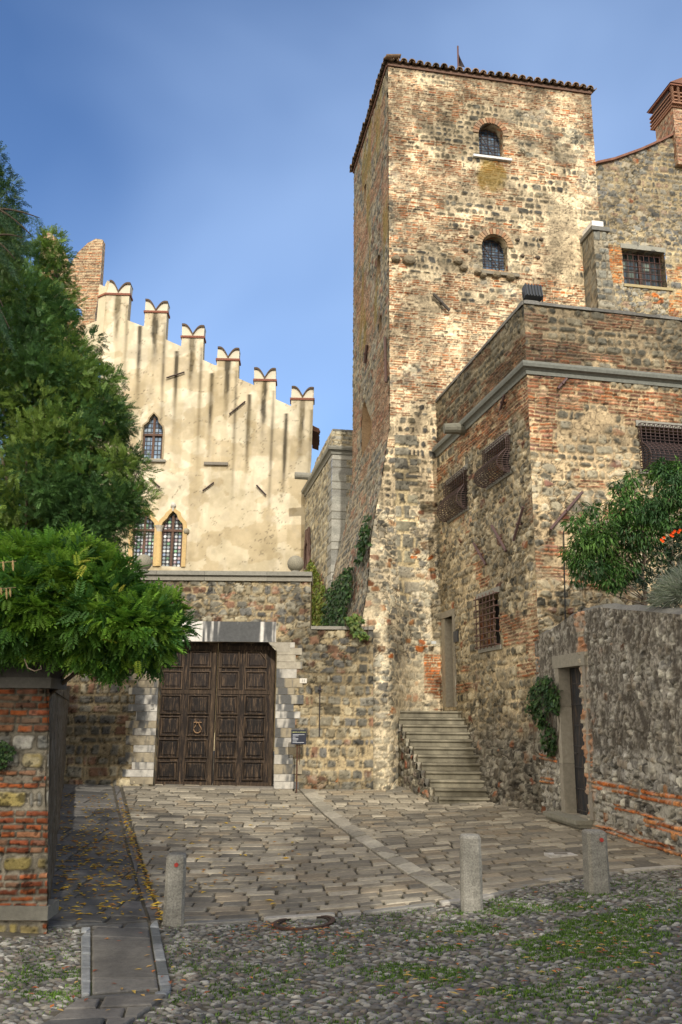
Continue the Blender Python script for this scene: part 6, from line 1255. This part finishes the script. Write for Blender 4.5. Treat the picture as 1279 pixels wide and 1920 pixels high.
for i, (x, y) in enumerate([(1239, 1012), (1244, 1008), (1242, 1015), (1257, 1003), (1261, 999), (1264, 996), (1260, 1005), (1271, 998), (1274, 994)]):
    c = P(x, y, 12.6); a = Acc((.85, .13, .02))
    for k in range(5):
        t = k*1.257+i; q = c+np.array([.024*cos(t), -.03, .024*sin(t)]); a.prism([c, c+(q-c)*.7+np.array([-.012*sin(t), 0, .012*cos(t)]), q, c+(q-c)*.7-np.array([-.012*sin(t), 0, .012*cos(t)])], (0, .003, 0))
    a.build('flower', M_CLOTH, hd_)
lv = thing('lavender_bush', 'grey green spiky lavender bush on top of the garden wall at the right edge', 'shrub', (P(1290, 1130, 11.9)[0], 11.9, zt_)); rs = np.random.RandomState(12)
c = P(1300, 1095, 12.0); n = 4200; v = unit(rs, n); v[:, 2] = np.abs(v[:, 2])*.8-.25; v[:, 1] -= .25; pos = c+np.array([0, 0, -.15])+v*rs.uniform(.15, .46, n)[:, None]*np.array([1.3, .9, 1.35])
a = Acc(); scatter(a, [(0, -.012, 0), (.5, -.016, .02), (1, 0, 0), (.5, .016, .02), (0, .012, 0)], [(0, 1, 3, 4)], [(1, 2, 3)], pos, v+rs.normal(0, .25, (n, 3)), unit(rs, n), rs.uniform(.12, .30, n), pick([(.24, .28, .19), (.32, .36, .28), (.17, .22, .13), (.40, .42, .35)], rs.rand(n))); a.build('foliage', M_LEAF, lv)
a = Acc((.2, .17, .13))
for _ in range(14): q = c+unit(rs, 1)[0]*.3; a.tube([c*[1, 1, 0]+[0, 0, zt_-.05], c+[0, 0, -.3], q], [.02, .012, .004], 5)
a.build('stems', M_BARK, lv)
# trees behind the viewpoint that shade the foreground
def shade_tree(x, y, h, r, seed, label, n=46):
    t = thing('shade_tree', label, 'tree', (x, y, 0), 'trees behind the viewpoint'); rs = np.random.RandomState(seed); v = unit(rs, n)*(rs.uniform(.3, 1, n)**.6)[:, None]; C_ = np.column_stack([np.array([x, y, h*.66])+v*np.array([r, r, h*.34]), np.full(n, r*.30)])
    ci = np.repeat(np.arange(n), 110); k = len(ci); w_ = unit(rs, k); pos = C_[ci, :3]+w_*C_[ci, 3:4]*rs.uniform(.4, 1, k)[:, None]; a = Acc()
    gap_ = np.zeros(k, bool)                      # foliage cut away along sun rays to throw sunlit patches on the paving
    for gx0, gy0, gr in ((1.30, 10.3, .62), (.75, 10.6, .5), (2.1, 9.75, .35)):
        e_ = pos-np.array([gx0, gy0, .05]); sd = np.array(SUN_DIR); gap_ |= np.linalg.norm(e_-(e_@sd)[:, None]*sd, axis=1) < gr
    pos, w_ = pos[~gap_], w_[~gap_]; k = len(pos)
    scatter(a, *t_leaf(.55, .2, .1), pos, w_+[0, 0, -.3], unit(rs, k)*.5+[0, 0, 1], rs.uniform(.22, .42, k), pick([(.06, .12, .025), (.08, .15, .03), (.045, .10, .02)], rs.rand(k))); a.build('crown', M_LEAF, t)
    limbs('l', t, (x, y, -.5), C_, .35, 22, seed+1)
for i, q in enumerate(((5.2, -5.5, 15.5, 4.0), (10.5, -4.0, 14.0, 3.6), (1.0, -8.5, 16, 4.2), (7.5, -10.5, 19.5, 4.6), (14.5, -9.0, 18, 4.2), (-4.0, -7.0, 14, 3.6))):
    shade_tree(*q, 50+i, ('broad leafy tree standing behind the viewpoint', 'leafy tree at the right behind the viewpoint', 'leafy tree straight behind the viewpoint', 'tallest tree behind the viewpoint', 'far right tree behind the viewpoint', 'leafy tree at the left behind the viewpoint')[i])
